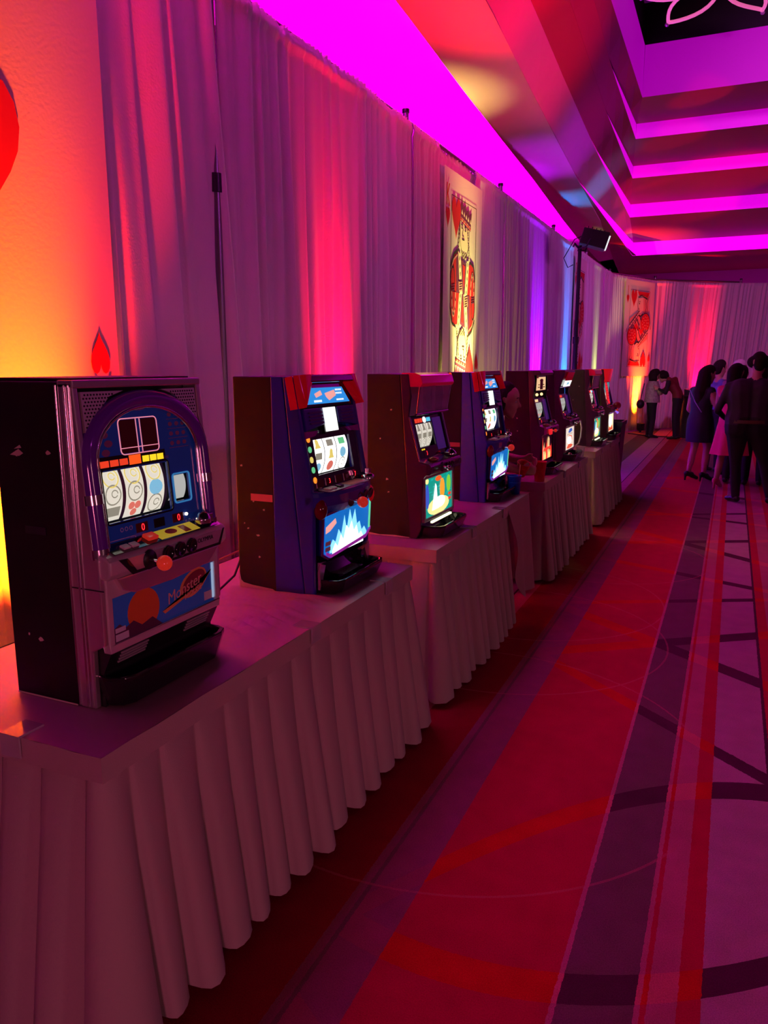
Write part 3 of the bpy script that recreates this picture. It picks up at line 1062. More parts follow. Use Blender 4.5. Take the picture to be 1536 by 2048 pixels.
wr1 = [(-1.45, 2.05 + i * .09, -.25 + .12 * i, .30, .020) for i in range(4)] + [(-1.62, 2.2, .3, .3, .016), (-1.35, 1.95, -.5, .2, .016)]
table(1.18, 2.975, 'the two nearest slot machines', seed=3, clips=[(-1.47, 1.18), (XF, 2.12), (XF, 2.72)], wrinkles=wr1)
wr2 = [(-1.42, 4.25 + i * .08, -.2 + .1 * i, .25, .014) for i in range(4)]
table(3.30, 5.12, 'the third and fourth slot machines', skirt_end=4.62, seed=8, clips=[(XF, 3.85), (XF, 4.45)], wrinkles=wr2)
table(5.60, 7.42, 'the fifth and sixth slot machines', seed=12, clips=[(XF, 6.3), (XF, 6.95)], wrinkles=[(-1.4, 5.9, .2, .3, .006)])
table(7.89, 9.70, 'the two farthest slot machines', seed=17, clips=[(XF, 8.3), (XF, 8.9)])


# ================================================================== SLOT MACHINES
HW = 0.2375
cab_blk = mat('scuffed_black_laminate', (0.010, 0.004, 0.006), 0.55, spec=.3, mottle=.5, mscale=9)
scuff = mat('bare_chipped_edge', (0.62, 0.50, 0.42), 0.8)
dk_chrome = mat('smoked_chrome', (0.80, 0.72, 0.74), 0.30, metal=.9)
silver_pl = mat('silver_plastic', (0.72, 0.66, 0.68), 0.33, metal=0.5)
purple_gl = mat('purple_gloss_tube', (0.13, 0.015, 0.36), 0.12, coat=0.6, spec=0.7)
blue_pt = mat('glossy_blue_paint', (0.02, 0.02, 0.36), 0.25, coat=0.4)
blue_print = mat('deep_blue_print', (0.012, 0.05, 0.34), 0.14, coat=0.4, emit=(.01, .06, .4), estr=.06)
black_gl = mat('black_gloss', (0.010, 0.008, 0.012), 0.10, coat=0.5)
red_lens = mat('red_lens_plastic', (0.42, 0.004, 0.012), 0.15, coat=0.5, emit=(1, 0.0, 0.01), estr=0.12)
dred_lens = mat('dark_red_lens', (0.16, 0.003, 0.01), 0.12, coat=0.5)
red_knob = mat('red_knob', (0.75, 0.02, 0.015), 0.2, coat=0.4, emit=(1, .05, .03), estr=.25)
white_pl = mat('white_plastic', (0.75, 0.72, 0.7), 0.35)
reel_m = emat('lit_reel_strip', (1.0, 0.95, 0.80), 0.72)
reel_hot = emat('bright_reel_strip', (1.0, 0.98, 0.97), 1.6)
reel_dim = emat('dim_reel_strip', (0.75, 0.78, 0.72), 0.55)
red_led = emat('red_led', (1.0, 0.02, 0.03), 1.8)
red_panel = emat('red_lit_panel', (1.0, 0.06, 0.02), 0.8)
yel_panel = emat('yellow_lit_panel', (1.0, 0.72, 0.02), 1.0)
wht_lit = emat('white_lit_panel', (0.95, 1.0, 0.96), 1.05)
lcd_dark = mat('dark_red_glass', (0.09, 0.004, 0.012), 0.12, coat=.4)
pink_line = emat('pink_neon_line', (1.0, 0.30, 0.42), 0.75)
yel_sticker = mat('yellow_sticker', (0.8, 0.62, 0.06), 0.4, emit=(1, .75, .05), estr=.25)
wht_sticker = mat('pale_sticker', (0.62, 0.6, 0.68), 0.5)
sym_grey = emat('grey_symbol', (0.50, 0.47, 0.36), 0.5)
sym_yel = emat('yellow_symbol', (0.95, 0.75, 0.18), 0.8)
sym_blue = emat('blue_symbol', (0.25, 0.60, 0.85), 0.8)
sym_red = emat('red_symbol', (0.85, 0.20, 0.15), 0.8)
sym_grn = emat('green_symbol', (0.15, 0.7, 0.3), 0.8)
orange_ink = mat('orange_ink', (0.72, 0.15, 0.03), 0.35)
gold_ink = mat('gold_ink', (0.75, 0.35, 0.10), 0.35)


def arc_patch(mb, cx, cz, r, ang0, ang1, y0, y1, n=14, mi=0):
    """front-facing patch of a reel drum, axis along y; angle measured up from +x"""
    def fn(u, v):
        a = ang0 + (ang1 - ang0) * v
        return (cx + r * math.cos(a), y0 + (y1 - y0) * u, cz + r * math.sin(a))
    return mb.grid(fn, 1, n, mi)


def drum_symbol(mb, cx, cz, r, ang, yc, pts):
    """small flat print wrapped on the drum"""
    vs = []
    for a, b in pts:
        t = ang + b / r
        vs.append((cx + r * math.cos(t), yc + a, cz + r * math.sin(t)))
    mb.add(vs, [list(range(len(vs)))])


def reels(t, cx, cz, r, spans, half, m, syms, seed=0, gap_m=None):
    rnd = random.Random(seed)
    for i, (y0, y1) in enumerate(spans):
        rl = arc_patch(MB(), cx, cz, r, -half, half, y0, y1).build('reel', m, t)
        w = (y1 - y0)
        for j, a in enumerate((-.62 * half, 0.0, .62 * half)):
            if not syms:
                continue
            sm, kind = syms[(i * 3 + j) % len(syms)]
            mb = MB()
            s = w * (.36 if m is reel_m else .27)
            if kind == 'o':
                for q in line2(ell(0, 0, s, s * .95, 16) + [(s, 0)], .004):
                    drum_symbol(mb, cx, cz, r + .0015, a, (y0 + y1) / 2, q)
                for q in line2(ell(s * .2, s * .1, s * .4, s * .35, 12), .003):
                    drum_symbol(mb, cx, cz, r + .0015, a, (y0 + y1) / 2, q)
            elif kind == 'd':
                drum_symbol(mb, cx, cz, r + .0015, a, (y0 + y1) / 2, ell(0, 0, s, s * .8, 16))
            elif kind == 'b':
                drum_symbol(mb, cx, cz, r + .0015, a, (y0 + y1) / 2, [(-s, -s * .5), (s, -s * .5), (s, s * .5), (-s, s * .5)])
            elif kind == 'y':
                for k in range(3):
                    drum_symbol(mb, cx, cz, r + .0015, a, (y0 + y1) / 2, ell(s * .5 * math.cos(2.1 * k + .5), s * .5 * math.sin(2.1 * k + .5), s * .45, s * .42, 10))
            elif kind == 'bell':
                drum_symbol(mb, cx, cz, r + .0015, a, (y0 + y1) / 2, [(-s * .9, -s * .6), (s * .9, -s * .6), (s * .55, -.1 * s), (s * .45, s * .6), (0, s * .9), (-s * .45, s * .6), (-s * .55, -.1 * s)])
            mb.build('reel_symbol', sm, rl)


def coin_tray(t, x0, x1, y0, y1, z0, z1, m=None, lip=.012, taper=.02):
    """open-topped hollow tray with rounded front"""
    def ring(z, ins):
        k = .045
        a0, a1, b0, b1 = x0, x1 - ins, y0 + ins * .6, y1 - ins * .6
        return [(a0, b0), (a1 - k, b0), (a1 - k * .3, b0 + k * .3), (a1, b0 + k), (a1, b1 - k), (a1 - k * .3, b1 - k * .3), (a1 - k, b1), (a0, b1)]
    prof = [(z0, taper), (z1 - .01, 0), (z1, 0.0), (z1, lip), (z0 + .02, taper + lip), ]
    mb = MB()
    vs, n = [], 8
    for z, ins in prof:
        vs += [(x, y, z - (.012 if False else 0)) for x, y in ring(z, ins)]
    fs = []
    for i in range(len(prof) - 1):
        for j in range(n):
            fs.append((i * n + j, i * n + (j + 1) % n, (i + 1) * n + (j + 1) % n, (i + 1) * n + j))
    fs.append(list(range(n - 1, -1, -1)))
    fs.append(list(range((len(prof) - 1) * n, len(prof) * n)))
    mb.add(vs, fs, 0, False)
    return mb.build('coin_tray', m or black_gl, t, bevel=.003)


def scuffs(t, xs, seed, n=6, y=-HW - .0008):
    """pale chips on the near side of the cabinet"""
    rnd = random.Random(seed)
    fr = Fr((0, y, 0), (1, 0, 0), (0, 0, 1))
    mb = MB()
    for i in range(n):
        cx, cz = rnd.uniform(*xs), rnd.uniform(.1, .75)
        s = rnd.uniform(.003, .007)
        pts = [(cx + s * rnd.uniform(.4, 1.6) * math.cos(k), cz + s * rnd.uniform(.4, 1.3) * math.sin(k)) for k in (0, .9, 1.9, 2.9, 3.9, 5.2)]
        fr.poly(mb, pts, 0, .0005)
    mb.build('scuff_marks', scuff, t, kind='stuff')


def lever(t, base, m, L=.05, r=.018, out=(1, 0, -.1)):
    d = Vector(out).normalized()
    b = Vector(base)
    MB().lathe(b - Vector((.002, 0, 0)), [(0.0, .004), (.024, .004), (.026, 0)], 18, axis='x').build('lever_plate', black_pl, t)
    lv = MB().cyl(b, b + d * L, .005, n=8).build('start_lever', chrome, t)
    MB().ball(b + d * (L + r * .6), r, 16).build('lever_knob', m, lv, label='round knob of the start lever')


def stop_buttons(t, fr, xs, b, r=.0135):
    for a in xs:
        s = MB()
        s.lathe((0, 0, 0), [(r * 1.25, 0), (r * 1.25, .006), (r, .007), (r * .9, .004), (0, .004)], 16)
        # lathe is about z: map to frame normal
        s.v = [tuple(fr.p(a + x, b + y, z)) for x, y, z in s.v]
        s.build('stop_button', black_gl, t)


def slot_machine_arch(loc, label):
    t = thing('slot_machine', label, 'slot machine', loc, 0, 'row of slot machines')
    # cabinet with bare lower edge
    MB().box(-.27, -.052, -HW, HW, 0, .808).build('cabinet', cab_blk, t, bevel=.004)
    scuffs(t, (-.25, -.08), 4, 4)
    fs = Fr((0, -HW - .001, 0), (1, 0, 0), (0, 0, 1))
    e = MB()
    fs.box(e, -.268, -.06, 0, .004, 0, .001)
    fs.poly(e, [(-.22, .63), (-.19, .645), (-.175, .635), (-.19, .628)], 0, .001)
    fs.poly(e, [(-.205, .645), (-.185, .655), (-.18, .648)], 0, .001)
    e.build('chipped_edges', scuff, t, kind='stuff')
    hb = MB()
    fs.box(hb, -.19, -.12, .435, .455, -.004, .0015)
    hb.build('side_handle', black_gl, t)
    top = MB().box(-.29, -.02, -HW + .01, HW - .03, .808, .816).build('top_board', cab_blk, t)
    # door cheeks (chrome edges): profile x,z
    prof = [(-.05, 0), (0, 0), (.002, .15), (.040, .17), (.040, .385), (.026, .40), (-.005, .806), (-.05, .806)]
    for y0, y1 in ((-HW, -HW + .018), (HW - .018, HW)):
        MB().prism_y(prof, y0, y1).build('door_edge', dk_chrome, t, bevel=.004)
    fillp = [(-.05, .0), (-.01, .0), (-.012, .16), (.03, .17), (.03, .39), (-.04, .41), (-.05, .80)]
    MB().prism_y(fillp, -HW + .018, HW - .018).build('door_body', black_pl, t)
    for zz in (.31,):
        s = MB()
        fs.box(s, -.05, .053, zz, zz + .003, 0, .0008)
        s.build('door_seam', black_mt, t)
    ridge = MB()
    for xx in (-.050, -.022, -.010):
        ridge.tube([(xx, -HW - .001, .005), (xx - .004, -HW - .001, .80)], .0035, 6)
    ridge.build('edge_ridges', chrome, t)
    # top rail
    MB().box(-.05, -.002, -HW, HW, .792, .812).build('top_rail', dk_chrome, t, bevel=.004)
    U = lean_frame(.026, .40, 4.8)
    HU = .39
    # blue printed glass with the reel window left open
    g = MB()
    win = (-.172, .068, .062, .190)
    U.frame(g, (-.195, .195, 0, .36), (win[0], .150, win[2], win[3]), -.010, -.004)
    U.box(g, win[1] - .001, .084, win[2], win[3], -.010, -.004)
    U.box(g, .084, .150, win[2], .078, -.010, -.004)
    U.box(g, .084, .150, .150, win[3], -.010, -.004)
    g.build('printed_glass', blue_print, t)
    # speaker plates in the two top corners
    for s in (-1, 1):
        sp = MB()
        pts = [(s * .212, .385), (s * .07, .385), (s * .12, .372), (s * .165, .335), (s * .19, .29), (s * .2, .22), (s * .212, .22)]
        U.poly(sp, pts, -.008, .002)
        so = sp.build('speaker_grille', silver_pl, t)
        ho = MB()
        for i in range(14):
            for j in range(16):
                a, b = .085 + i * .010 + (j % 2) * .005, .25 + j * .0085
                if a > .208 or b > .378:
                    continue
                # keep outside the arch
                d = math.hypot(a, b - .20)
                if d < .205:
                    continue
                U.poly(ho, ell(s * a, b, .0032, .0026, 6), .002, .0024)
        if ho.v:
            ho.build('grille_holes', black_mt, so, kind='stuff')
    # purple arch tube with chrome clamps
    path = []
    for i in range(8):
        path.append((-.214, -.005 + .03 * i))
    for i in range(21):
        a = PI - PI * i / 20
        path.append((.214 * math.cos(a), .215 + .150 * math.sin(a)))
    for i in range(8):
        path.append((.214, .205 - .03 * i))
    MB().tube([U.p(a, b, -.002) for a, b in path], .022, 14).build('arch_tube', purple_gl, t)
    for s in (-1, 1):
        for b in (.13, -.002):
            MB().tube([U.p(s * .214, b - .012, -.002), U.p(s * .214, b + .012, -.002)], .0245, 14).build('tube_clamp', chrome, t)
    inn = [(x * .895, b if b < .2 else .2 + (b - .2) * .87) for x, b in path]
    MB().tube([U.p(a, b, .004) for a, b in inn], .006, 8).build('inner_trim', chrome, t)
    # printed details on glass
    pk = MB()
    for q in line2(rrect(-.098, .044, .225, .315, .012) + [rrect(-.098, .044, .225, .315, .012)[0]], .0028):
        U.poly(pk, q, -.004, -.0028)
    for xx in (-.034, -.020):
        U.poly(pk, line2([(xx, .227), (xx, .313)], .0022)[0], -.004, -.0028)
    U.poly(pk, line2([(-.096, .241), (.042, .241)], .0022)[0], -.004, -.0028)
    pk.build('display_outline', pink_line, t)
    for a0, a1 in ((-.094, -.037), (-.016, .040)):
        d = MB()
        U.box(d, a0, a1, .228, .312, -.004, -.0034)
        d.build('display_pane', lcd_dark, t)
    text_obj('greeting_print', 'Welcome to the Monster House', U, -.03, .205, .016, mat('faint_ink', (.25, .27, .45), .4), t, -.0035)
    rows = MB()
    for i in range(5):
        U.box(rows, .085, .165, .225 + i * .026, .2265 + i * .026, -.004, -.0034)
        for k in range(3):
            U.poly(rows, ell(.098 + k * .026, .238 + i * .026, .008, .006, 10), -.004, -.0034)
    rows.build('payout_print', mat('payout_ink', (.28, .12, .24), .4), t, kind='stuff')
    cre = MB()
    U.poly(cre, ell(-.02, .345, .035, .012, 14), -.004, -.0034)
    for k in range(4):
        U.poly(cre, ell(-.15 + .012 * (k % 2), .235 + .022 * k, .014, .009, 10), -.004, -.0034)
    cre.build('crest_print', mat('crest_ink', (.26, .10, .22), .4), t, kind='stuff')
    # reels, lit
    reels(t, -.134, .400 + .126, .13, [(-.165, -.092), (-.086, -.013), (-.007, .066)], .55, reel_m,
          [(sym_grey, 'b'), (sym_grey, 'o'), (sym_yel, 'o'), (sym_red, 'y'), (sym_grey, 'o'), (sym_yel, 'o'), (sym_grey, 'o'), (sym_blue, 'd'), (sym_yel, 'o')], 1)
    dv = MB()
    for yy in (-.089, -.010, .070):
        arc_patch(dv, -.134, .526, .1305, -.55, .55, yy - .006, yy + .006)
    dv.build('reel_divider', mat('grey_divider', (.16, .17, .18), .4), t, kind='stuff')
    wf = MB()
    for q in line2(rrect(-.176, .070, .058, .196, .01) + [rrect(-.176, .070, .058, .196, .01)[0]], .004):
        U.poly(wf, q, -.004, -.001)
    wf.build('reel_window_rim', black_gl, t)
    # lamp row above the reels
    for i, (a, m_) in enumerate(((-.160, red_panel), (-.127, red_panel), (-.094, red_panel))):
        q = MB()
        U.box(q, a - .014, a + .014, .200, .216, -.004, -.0025)
        q.build('bonus_lamp', m_, t)
    q = MB()
    U.box(q, -.074, -.032, .198, .222, -.004, -.0025)
    ql = q.build('bonus_lamp', emat('orange_red_lamp', (1, .10, .01), 1.0), t)
    for a in (-.013, .015, .043):
        q = MB()
        U.box(q, a - .012, a + .012, .200, .216, -.004, -.0025)
        q.build('bonus_lamp', yel_panel, t)
    back = MB()
    U.box(back, -.180, .064, .196, .226, -.005, -.0035)
    back.build('lamp_row_backing', black_gl, t)
    # side window with a small reel
    arc_patch(MB(), -.070, .400 + .115, .070, -.55, .55, .084, .150).build('side_reel', reel_dim, t)
    rim = MB()
    for q in line2(rrect(.082, .152, .074, .154, .008) + [rrect(.082, .152, .074, .154, .008)[0]], .004):
        U.poly(rim, q, -.004, -.001)
    rim.build('side_window_rim', emat('cyan_rim', (.05, .3, .7), .5), t)
    # credit displays
    for a, m_ in ((-.058, lcd_dark), (.085, lcd_dark)):
        q = MB()
        U.box(q, a - .022, a + .022, .022, .046, -.004, -.003)
        q = q.build('credit_display', m_, t)
        text_obj('digit', '0', U, a + .003, .033, .026, red_led, q, -.0025)
    q = MB()
    U.box(q, -.012, .030, .022, .046, -.004, -.003)
    q.build('credit_display', black_gl, t)
    MB().ball(U.p(.118, .038, 0), .005, 8).build('bet_lamp', emat('warm_lamp', (1, .8, .6), 2.5), t)
    lo = MB()
    for k in range(3):
        for q in line2(ell(-.13 + k * .016, .040, .005, .005, 10) + [(-.125 + k * .016, .040)], .0015):
            U.poly(lo, q, -.004, -.0032)
    for q in line2(rrect(-.18, -.085, .002, .018, .006) + [rrect(-.18, -.085, .002, .018, .006)[0]], .002):
        U.poly(lo, q, -.004, -.0032)
    lo.build('small_print', mat('lilac_ink', (.5, .45, .7), .4), t, kind='stuff')
    # control ledge
    led = [(.02, .340), (.060, .335), (.072, .350), (.072, .383), (.060, .392), (.012, .412)]
    MB().prism_y(led, -HW + .004, HW - .004).build('control_ledge', silver_pl, t, bevel=.006)
    Lf = Fr((.072, 0, .366), (0, 1, 0), (0, 0, 1))
    q = MB()
    Lf.poly(q, [(-.175, .016), (.21, .016), (.19, -.020), (-.145, -.020)], 0, .003)
    pl = q.build('ledge_plate', mat('brushed_plate', (.62, .58, .64), .35, metal=.7), t)
    q = MB()
    Lf.poly(q, [(-.205, .018), (-.175, .016), (-.145, -.020), (.19, -.020), (.21, .016), (.222, .018), (.2, -.028), (-.16, -.028)], 0, .002)
    q.build('ledge_inlay', black_gl, t)
    text_obj('maker_lettering', 'OLYMPIA', Lf, .130, .002, .017, black_mt, t, .0036)
    lever(t, (.075, -.098, .362), red_knob, L=.034, r=.020)
    stop_buttons(t, Fr((.075, 0, .364), (0, 1, 0), (0, 0, 1)), (-.030, .018, .066), 0, .0165)
    Lt = Fr((.038, 0, .404), (0, 1, 0), (-.93, 0, .36))
    q = MB()
    Lt.box(q, -.205, .205, -.026, .020, 0, .002)
    q.build('ledge_top_plate', black_gl, t)
    for a in (-.155, -.125):
        q = MB()
        Lt.box(q, a - .012, a + .012, -.020, -.002, .002, .008)
        q.build('bet_button', white_pl, t, bevel=.002)
    q = MB()
    Lt.box(q, -.072, -.035, -.014, .012, .002, .012)
    q.build('max_bet_button', red_knob, t, bevel=.003)
    q = MB()
    Lt.box(q, -.030, .130, -.022, .018, .002, .003)
    st = q.build('yellow_sticker', yel_sticker, t)
    q = MB()
    Lt.poly(q, ell(.03, 0, .022, .012, 12), .003, .0035)
    Lt.box(q, .07, .095, -.02, .012, .003, .0035)
    q.build('sticker_print', orange_ink, st, kind='stuff')
    kb = MB()
    kb.lathe(Lt.p(.165, 0, .002), [(.026, 0), (.027, .012), (.020, .026), (.012, .032), (0, .033)], 16)
    kb.box(.030, .052, .158, .200, .405, .430)
    kb.build('coin_slot', chrome, t, bevel=.002)
    # curved chrome lip under the ledge
    q = MB()
    lip = [(-.20, .335), (-.18, .300), (-.14, .285), (.0, .282), (.16, .292), (.215, .335)]
    Bf = Fr((.042, 0, 0), (0, 1, 0), (0, 0, 1))
    Bf.poly(q, lip, 0, .020)
    q.build('ledge_lip', dk_chrome, t, bevel=.004)
    # belly panel
    q = MB()
    Bf.frame(q, (-HW + .016, HW - .016, .145, .345), (-.205, .205, .165, .285), -.02, .004)
    q.build('belly_frame', silver_pl, t, bevel=.003)
    q = MB()
    Bf.box(q, -.206, .206, .163, .287, -.012, -.004)
    bel = q.build('belly_glass', mat('blue_belly_print', (.012, .060, .30), .2, coat=.4, emit=(.02, .12, .7), estr=.06), t)
    q = MB()
    Bf.poly(q, ell(.115, .242, .062, .036, 26, rot=.3), -.004, -.0036)
    q.build('logo_oval', gold_ink, bel)
    q = MB()
    Bf.poly(q, ell(.118, .244, .052, .028, 26, rot=.3), -.0036, -.0033)
    q.build('logo_oval_inner', mat('maroon_ink', (.22, .03, .05), .4), bel)
    q = MB()
    Bf.poly(q, [(-.02, .196), (.165, .232), (.20, .262), (.15, .226), (-.01, .187)], -.0036, -.0032)
    q.build('logo_swoosh', gold_ink, bel)
    nf = Fr(Bf.p(0, 0, 0), Vector((0, 1, .20)), Vector((0, -.20, 1)))
    text_obj('logo_lettering', 'Monster', nf, .118, .216, .044, mat('pale_red_ink', (.85, .42, .36), .4), bel, -.0026, shear=.25)
    text_obj('logo_lettering', 'HOUSE', nf, .150, .190, .024, mat('pale_red_ink', (.85, .42, .36), .4), bel, -.0026, shear=.25)
    # plain orange and dark bubble where the cartoon stands on the real panel (figure left out)
    q = MB()
    Bf.poly(q, ell(-.09, .222, .060, .058, 28), -.004, -.0036)
    q.build('round_backdrop', orange_ink, bel)
    q = MB()
    Bf.poly(q, [(-.206, .163), (-.206, .20), (-.18, .21), (-.16, .195), (-.13, .205), (-.10, .185), (-.06, .195), (-.02, .163)], -.0036, -.0032)
    q.build('dark_backdrop', mat('plum_ink', (.10, .03, .08), .4), bel)
    for a0, a1, b0, b1 in ((-.196, -.150, .168, .186), (-.196, -.160, .190, .202), (.160, .196, .175, .200)):
        q = MB()
        Bf.box(q, a0, a1, b0, b1, -.0032, -.0026)
        q.build('info_sticker', wht_sticker, bel)
    q = MB()
    Bf.box(q, .197, .203, .175, .280, -.004, -.0005)
    q.build('edge_light', emat('pale_blue_light', (.5, .7, 1), .5), t)
    # lower vents and tray
    q = MB()
    q.prism_y([(-.01, .0), (.012, .0), (.014, .09), (.044, .150), (-.01, .160)], -HW + .02, HW - .02)
    q.build('lower_front', black_pl, t)
    Vf = lean_frame(.030, .124, -27)
    for s in (-1, 1):
        for k in range(4):
            q = MB()
            Vf.box(q, s * .13 - .05, s * .13 + .05, -.018 + k * .010, -.014 + k * .010, 0, .004)
            q.build('vent_slat', silver_pl, t)
    coin_tray(t, .0, .088, -.225, .215, .004, .085)
    return t


slot_machine_arch((-1.39, 1.585, TZ + .006), 'nearest slot machine, with a purple arch tube around three lit reels')


# ------------------------------------------------------------------ blue machine with red shoulder lamps
def burst(fr, t, cx, cz, w, h, m, seed, lv, n=9):
    rnd = random.Random(seed)
    pts = []
    xs = [cx - w / 2 + w * i / (2 * n) for i in range(2 * n + 1)]
    for i, x in enumerate(xs):
        env = math.exp(-((x - cx - .01) / (w * .30)) ** 2)
        hh = h * (.25 + .75 * env) * (rnd.uniform(.8, 1.05) if i % 2 else rnd.uniform(.45, .62))
        pts.append((x, cz + hh))
    pts += [(cx + w / 2, cz), (cx - w / 2, cz)]
    mb = MB()
    fr.poly(mb, pts, .0006 * lv, .0006 * lv + .0004)
    return mb.build('glowing_spikes', m, t)


def slot_machine_blue(loc, label):
    t = thing('slot_machine', label, 'slot machine', loc, 0, 'row of slot machines')
    MB().box(-.30, -.135, -HW + .002, HW - .002, 0, .806).build('cabinet', mat('worn_maroon_laminate', (.012, .003, .005), .55, spec=.3, mottle=.5, mscale=8), t, bevel=.004)
    scuffs(t, (-.29, -.15), 9, 7, -HW + .0012)
    fs = Fr((0, -HW + .001, 0), (1, 0, 0), (0, 0, 1))
    e = MB()
    fs.poly(e, [(-.298, .06), (-.292, .03), (-.28, .02), (-.24, .014), (-.15, .008), (-.14, .002), (-.298, .002)], 0, .001)
    e.build('chipped_edges', scuff, t, kind='stuff')
    q = MB()
    fs.box(q, -.235, -.140, .345, .372, 0, .0012)
    q.build('side_sticker', mat('pink_sticker', (.75, .22, .18), .6), t)
    # blue shell behind the seam, slanted seam
    MB().prism_y([(-.135, 0), (-.012, 0), (-.088, .806), (-.135, .806)], -HW, HW).build('shell', blue_pt, t, bevel=.003)
    # door cheeks leaning back
    cheek = [(-.008, 0), (.030, 0), (.032, .30), (.028, .40), (-.045, .806), (-.084, .806)]
    for y0, y1 in ((-HW, -HW + .022), (HW - .022, HW)):
        MB().prism_y(cheek, y0, y1).build('door_cheek', blue_pt, t, bevel=.004)
    MB().prism_y([(-.008, 0), (.005, 0), (.008, .38), (-.045, .40), (-.08, .80)], -HW + .022, HW - .022).build('door_body', black_pl, t)
    U = lean_frame(.022, .395, 10.2)
    # red shoulder lamps
    for s in (-1, 1):
        mb = MB()

        def fn(u, v, s=s):
            a = (u - .5) * PI
            hgt = .300 + .118 * v
            wv = .012 + .125 * v ** .8
            yy = s * (HW + .006 - wv * (.5 + .5 * math.cos(a + PI / 2 * 0)) * 0 - wv * (1 - math.cos(a)) * .0 - wv * u)
            xx = .016 + .030 * math.sin(u * PI) ** .5
            return U.p(yy, hgt, xx)
        mb.grid(fn, 10, 10)
        back = [U.p(s * (HW + .006), .30, -.02), U.p(s * (HW + .006), .418, -.02), U.p(s * (HW + .006), .418, .012), U.p(s * (HW + .006), .30, .012)]
        mb.add(back, [(0, 1, 2, 3)])
        mb.build('shoulder_lamp', red_lens, t, merge=True)
    q = MB()
    U.box(q, -.19, .19, .388, .418, -.03, .045)
    q.build('top_visor', dred_lens, t, bevel=.006)
    q = MB()
    U.poly(q, [(-.185, .302), (.185, .302), (.160, .388), (-.160, .388)], -.02, .012)
    q.build('marquee_frame', black_gl, t)
    q = MB()
    U.poly(q, [(-.172, .312), (.170, .312), (.120, .372), (-.120, .372)], .012, .014)
    mq = q.build('marquee_panel', emat('marquee_blue', (.02, .30, .85), .9), t)
    q = MB()
    U.poly(q, [(-.03, .35), (.05, .362), (.06, .34), (0.0, .322), (-.02, .335)], .014, .0146)
    U.poly(q, [(-.11, .350), (-.06, .362), (-.05, .345), (-.10, .335)], .014, .0146)
    q.build('marquee_blotch', emat('marquee_pink', (1, .42, .38), .9), mq, kind='stuff')
    q = MB()
    for k in range(10):
        U.box(q, .060 + .011 * (k % 5), .067 + .011 * (k % 5), .345 + .013 * (k // 5), .352 + .013 * (k // 5), .014, .0146)
    U.box(q, -.12, -.06, .318, .326, .014, .0146)
    U.box(q, .06, .12, .320, .326, .014, .0146)
    q.build('marquee_print', wht_lit, mq, kind='stuff')
    # speakers and white lamp
    for s in (-1, 1):
        q = MB()
        U.poly(q, [(s * .21, .215), (s * .055, .235), (s * .055, .298), (s * .205, .298)], -.02, .012)
        so = q.build('speaker_housing', blue_pt, t, bevel=.004)
        for k in range(4):
            q = MB()
            U.box(q, s * .125 - .05, s * .125 + .05, .238 + k * .013, .245 + k * .013, .012, .017)
            q.build('speaker_slat', mat('purple_slat', (.05, .012, .14), .3), so)
    q = MB()
    U.box(q, -.068, .048, .198, .300, -.02, .010)
    q.build('lamp_housing', black_gl, t)
    q = MB()
    U.box(q, -.062, .030, .205, .296, .010, .018)
    q.build('chance_lamp', wht_lit, t, bevel=.002)
    # reel glass
    g = MB()
    win = (-.148, .148, .050, .182)
    U.frame(g, (-.215, .215, -.008, .215), win, -.012, -.004)
    g.build('reel_glass', mat('plum_glass_print', (.035, .008, .07), .15, coat=.4), t)
    reels(t, -.157, .395 + .112, .14, [(-.146, -.052), (-.047, .047), (.052, .146)], .52, reel_hot,
          [(sym_blue, 'd'), (sym_grey, 'b'), (sym_yel, 'bell'), (sym_red, 'd'), (sym_yel, 'bell'), (sym_grey, 'b'), (sym_grey, 'o'), (sym_blue, 'd'), (sym_grn, 'b')], 2)
    cols = [emat('orange_led', (1, .25, .02), 1.3), sym_grn, sym_yel, sym_grn, emat('orange_led', (1, .25, .02), 1.3)]
    for k in range(5):
        q = MB()
        U.poly(q, ell(-.182, .035 + k * .038, .012, .012, 10), -.004, -.002)
        q.build('line_lamp', cols[k], t)
    for k, a in enumerate((-.15, -.08, .0, .07, .14)):
        q = MB()
        U.box(q, a - .026, a + .026, .004, .034, -.004, -.002)
        d = q.build('credit_display', lcd_dark, t)
        if k in (1, 4):
            text_obj('digit', '3' if k == 1 else '7', U, a + .004, .019, .026, red_led, d, -.0015)
        elif k == 3:
            text_obj('digit', '88', U, a, .019, .022, mat('grey_digit', (.3, .2, .28), .4), d, -.0015)
    for s in (-1, 1):
        q = MB()
        U.poly(q, [(s * .215, .190), (s * .215, .215), (s * .12, .213), (s * .15, .196)], -.003, .012)
        q.build('corner_lens', mat('magenta_lens', (.35, .01, .42), .15, coat=.4), t)
    # bowed control ledge
    n = 14
    rim = [(HW * math.sin(-1.25 + 2.5 * i / n) / math.sin(1.25), .035 + .062 * (math.cos(-1.25 + 2.5 * i / n) - math.cos(1.25)) / (1 - math.cos(1.25))) for i in range(n + 1)]
    mb = MB()
    ringz = [(.300, -.035), (.335, -.006), (.372, .0), (.386, -.004), (.390, -.012)]
    vs = []
    for z, ins in ringz:
        vs += [(.0, -HW, z)] + [(x + ins, y * (1 + ins * .3), z) for y, x in rim] + [(.0, HW, z)]
    m_ = n + 3
    fs_ = [(i * m_ + j, i * m_ + (j + 1) % m_, (i + 1) * m_ + (j + 1) % m_, (i + 1) * m_ + j) for i in range(len(ringz) - 1) for j in range(m_)]
    fs_.append(list(range((len(ringz) - 1) * m_, len(ringz) * m_)))
    mb.add(vs, fs_, 0, False)
    mb.build('control_ledge', blue_pt, t)
    Lt = Fr((.050, 0, .3905), (0, 1, 0), (-1, 0, .05))
    q = MB()
    Lt.poly(q, rrect(-.19, .15, -.032, .03, .02), 0, .003)
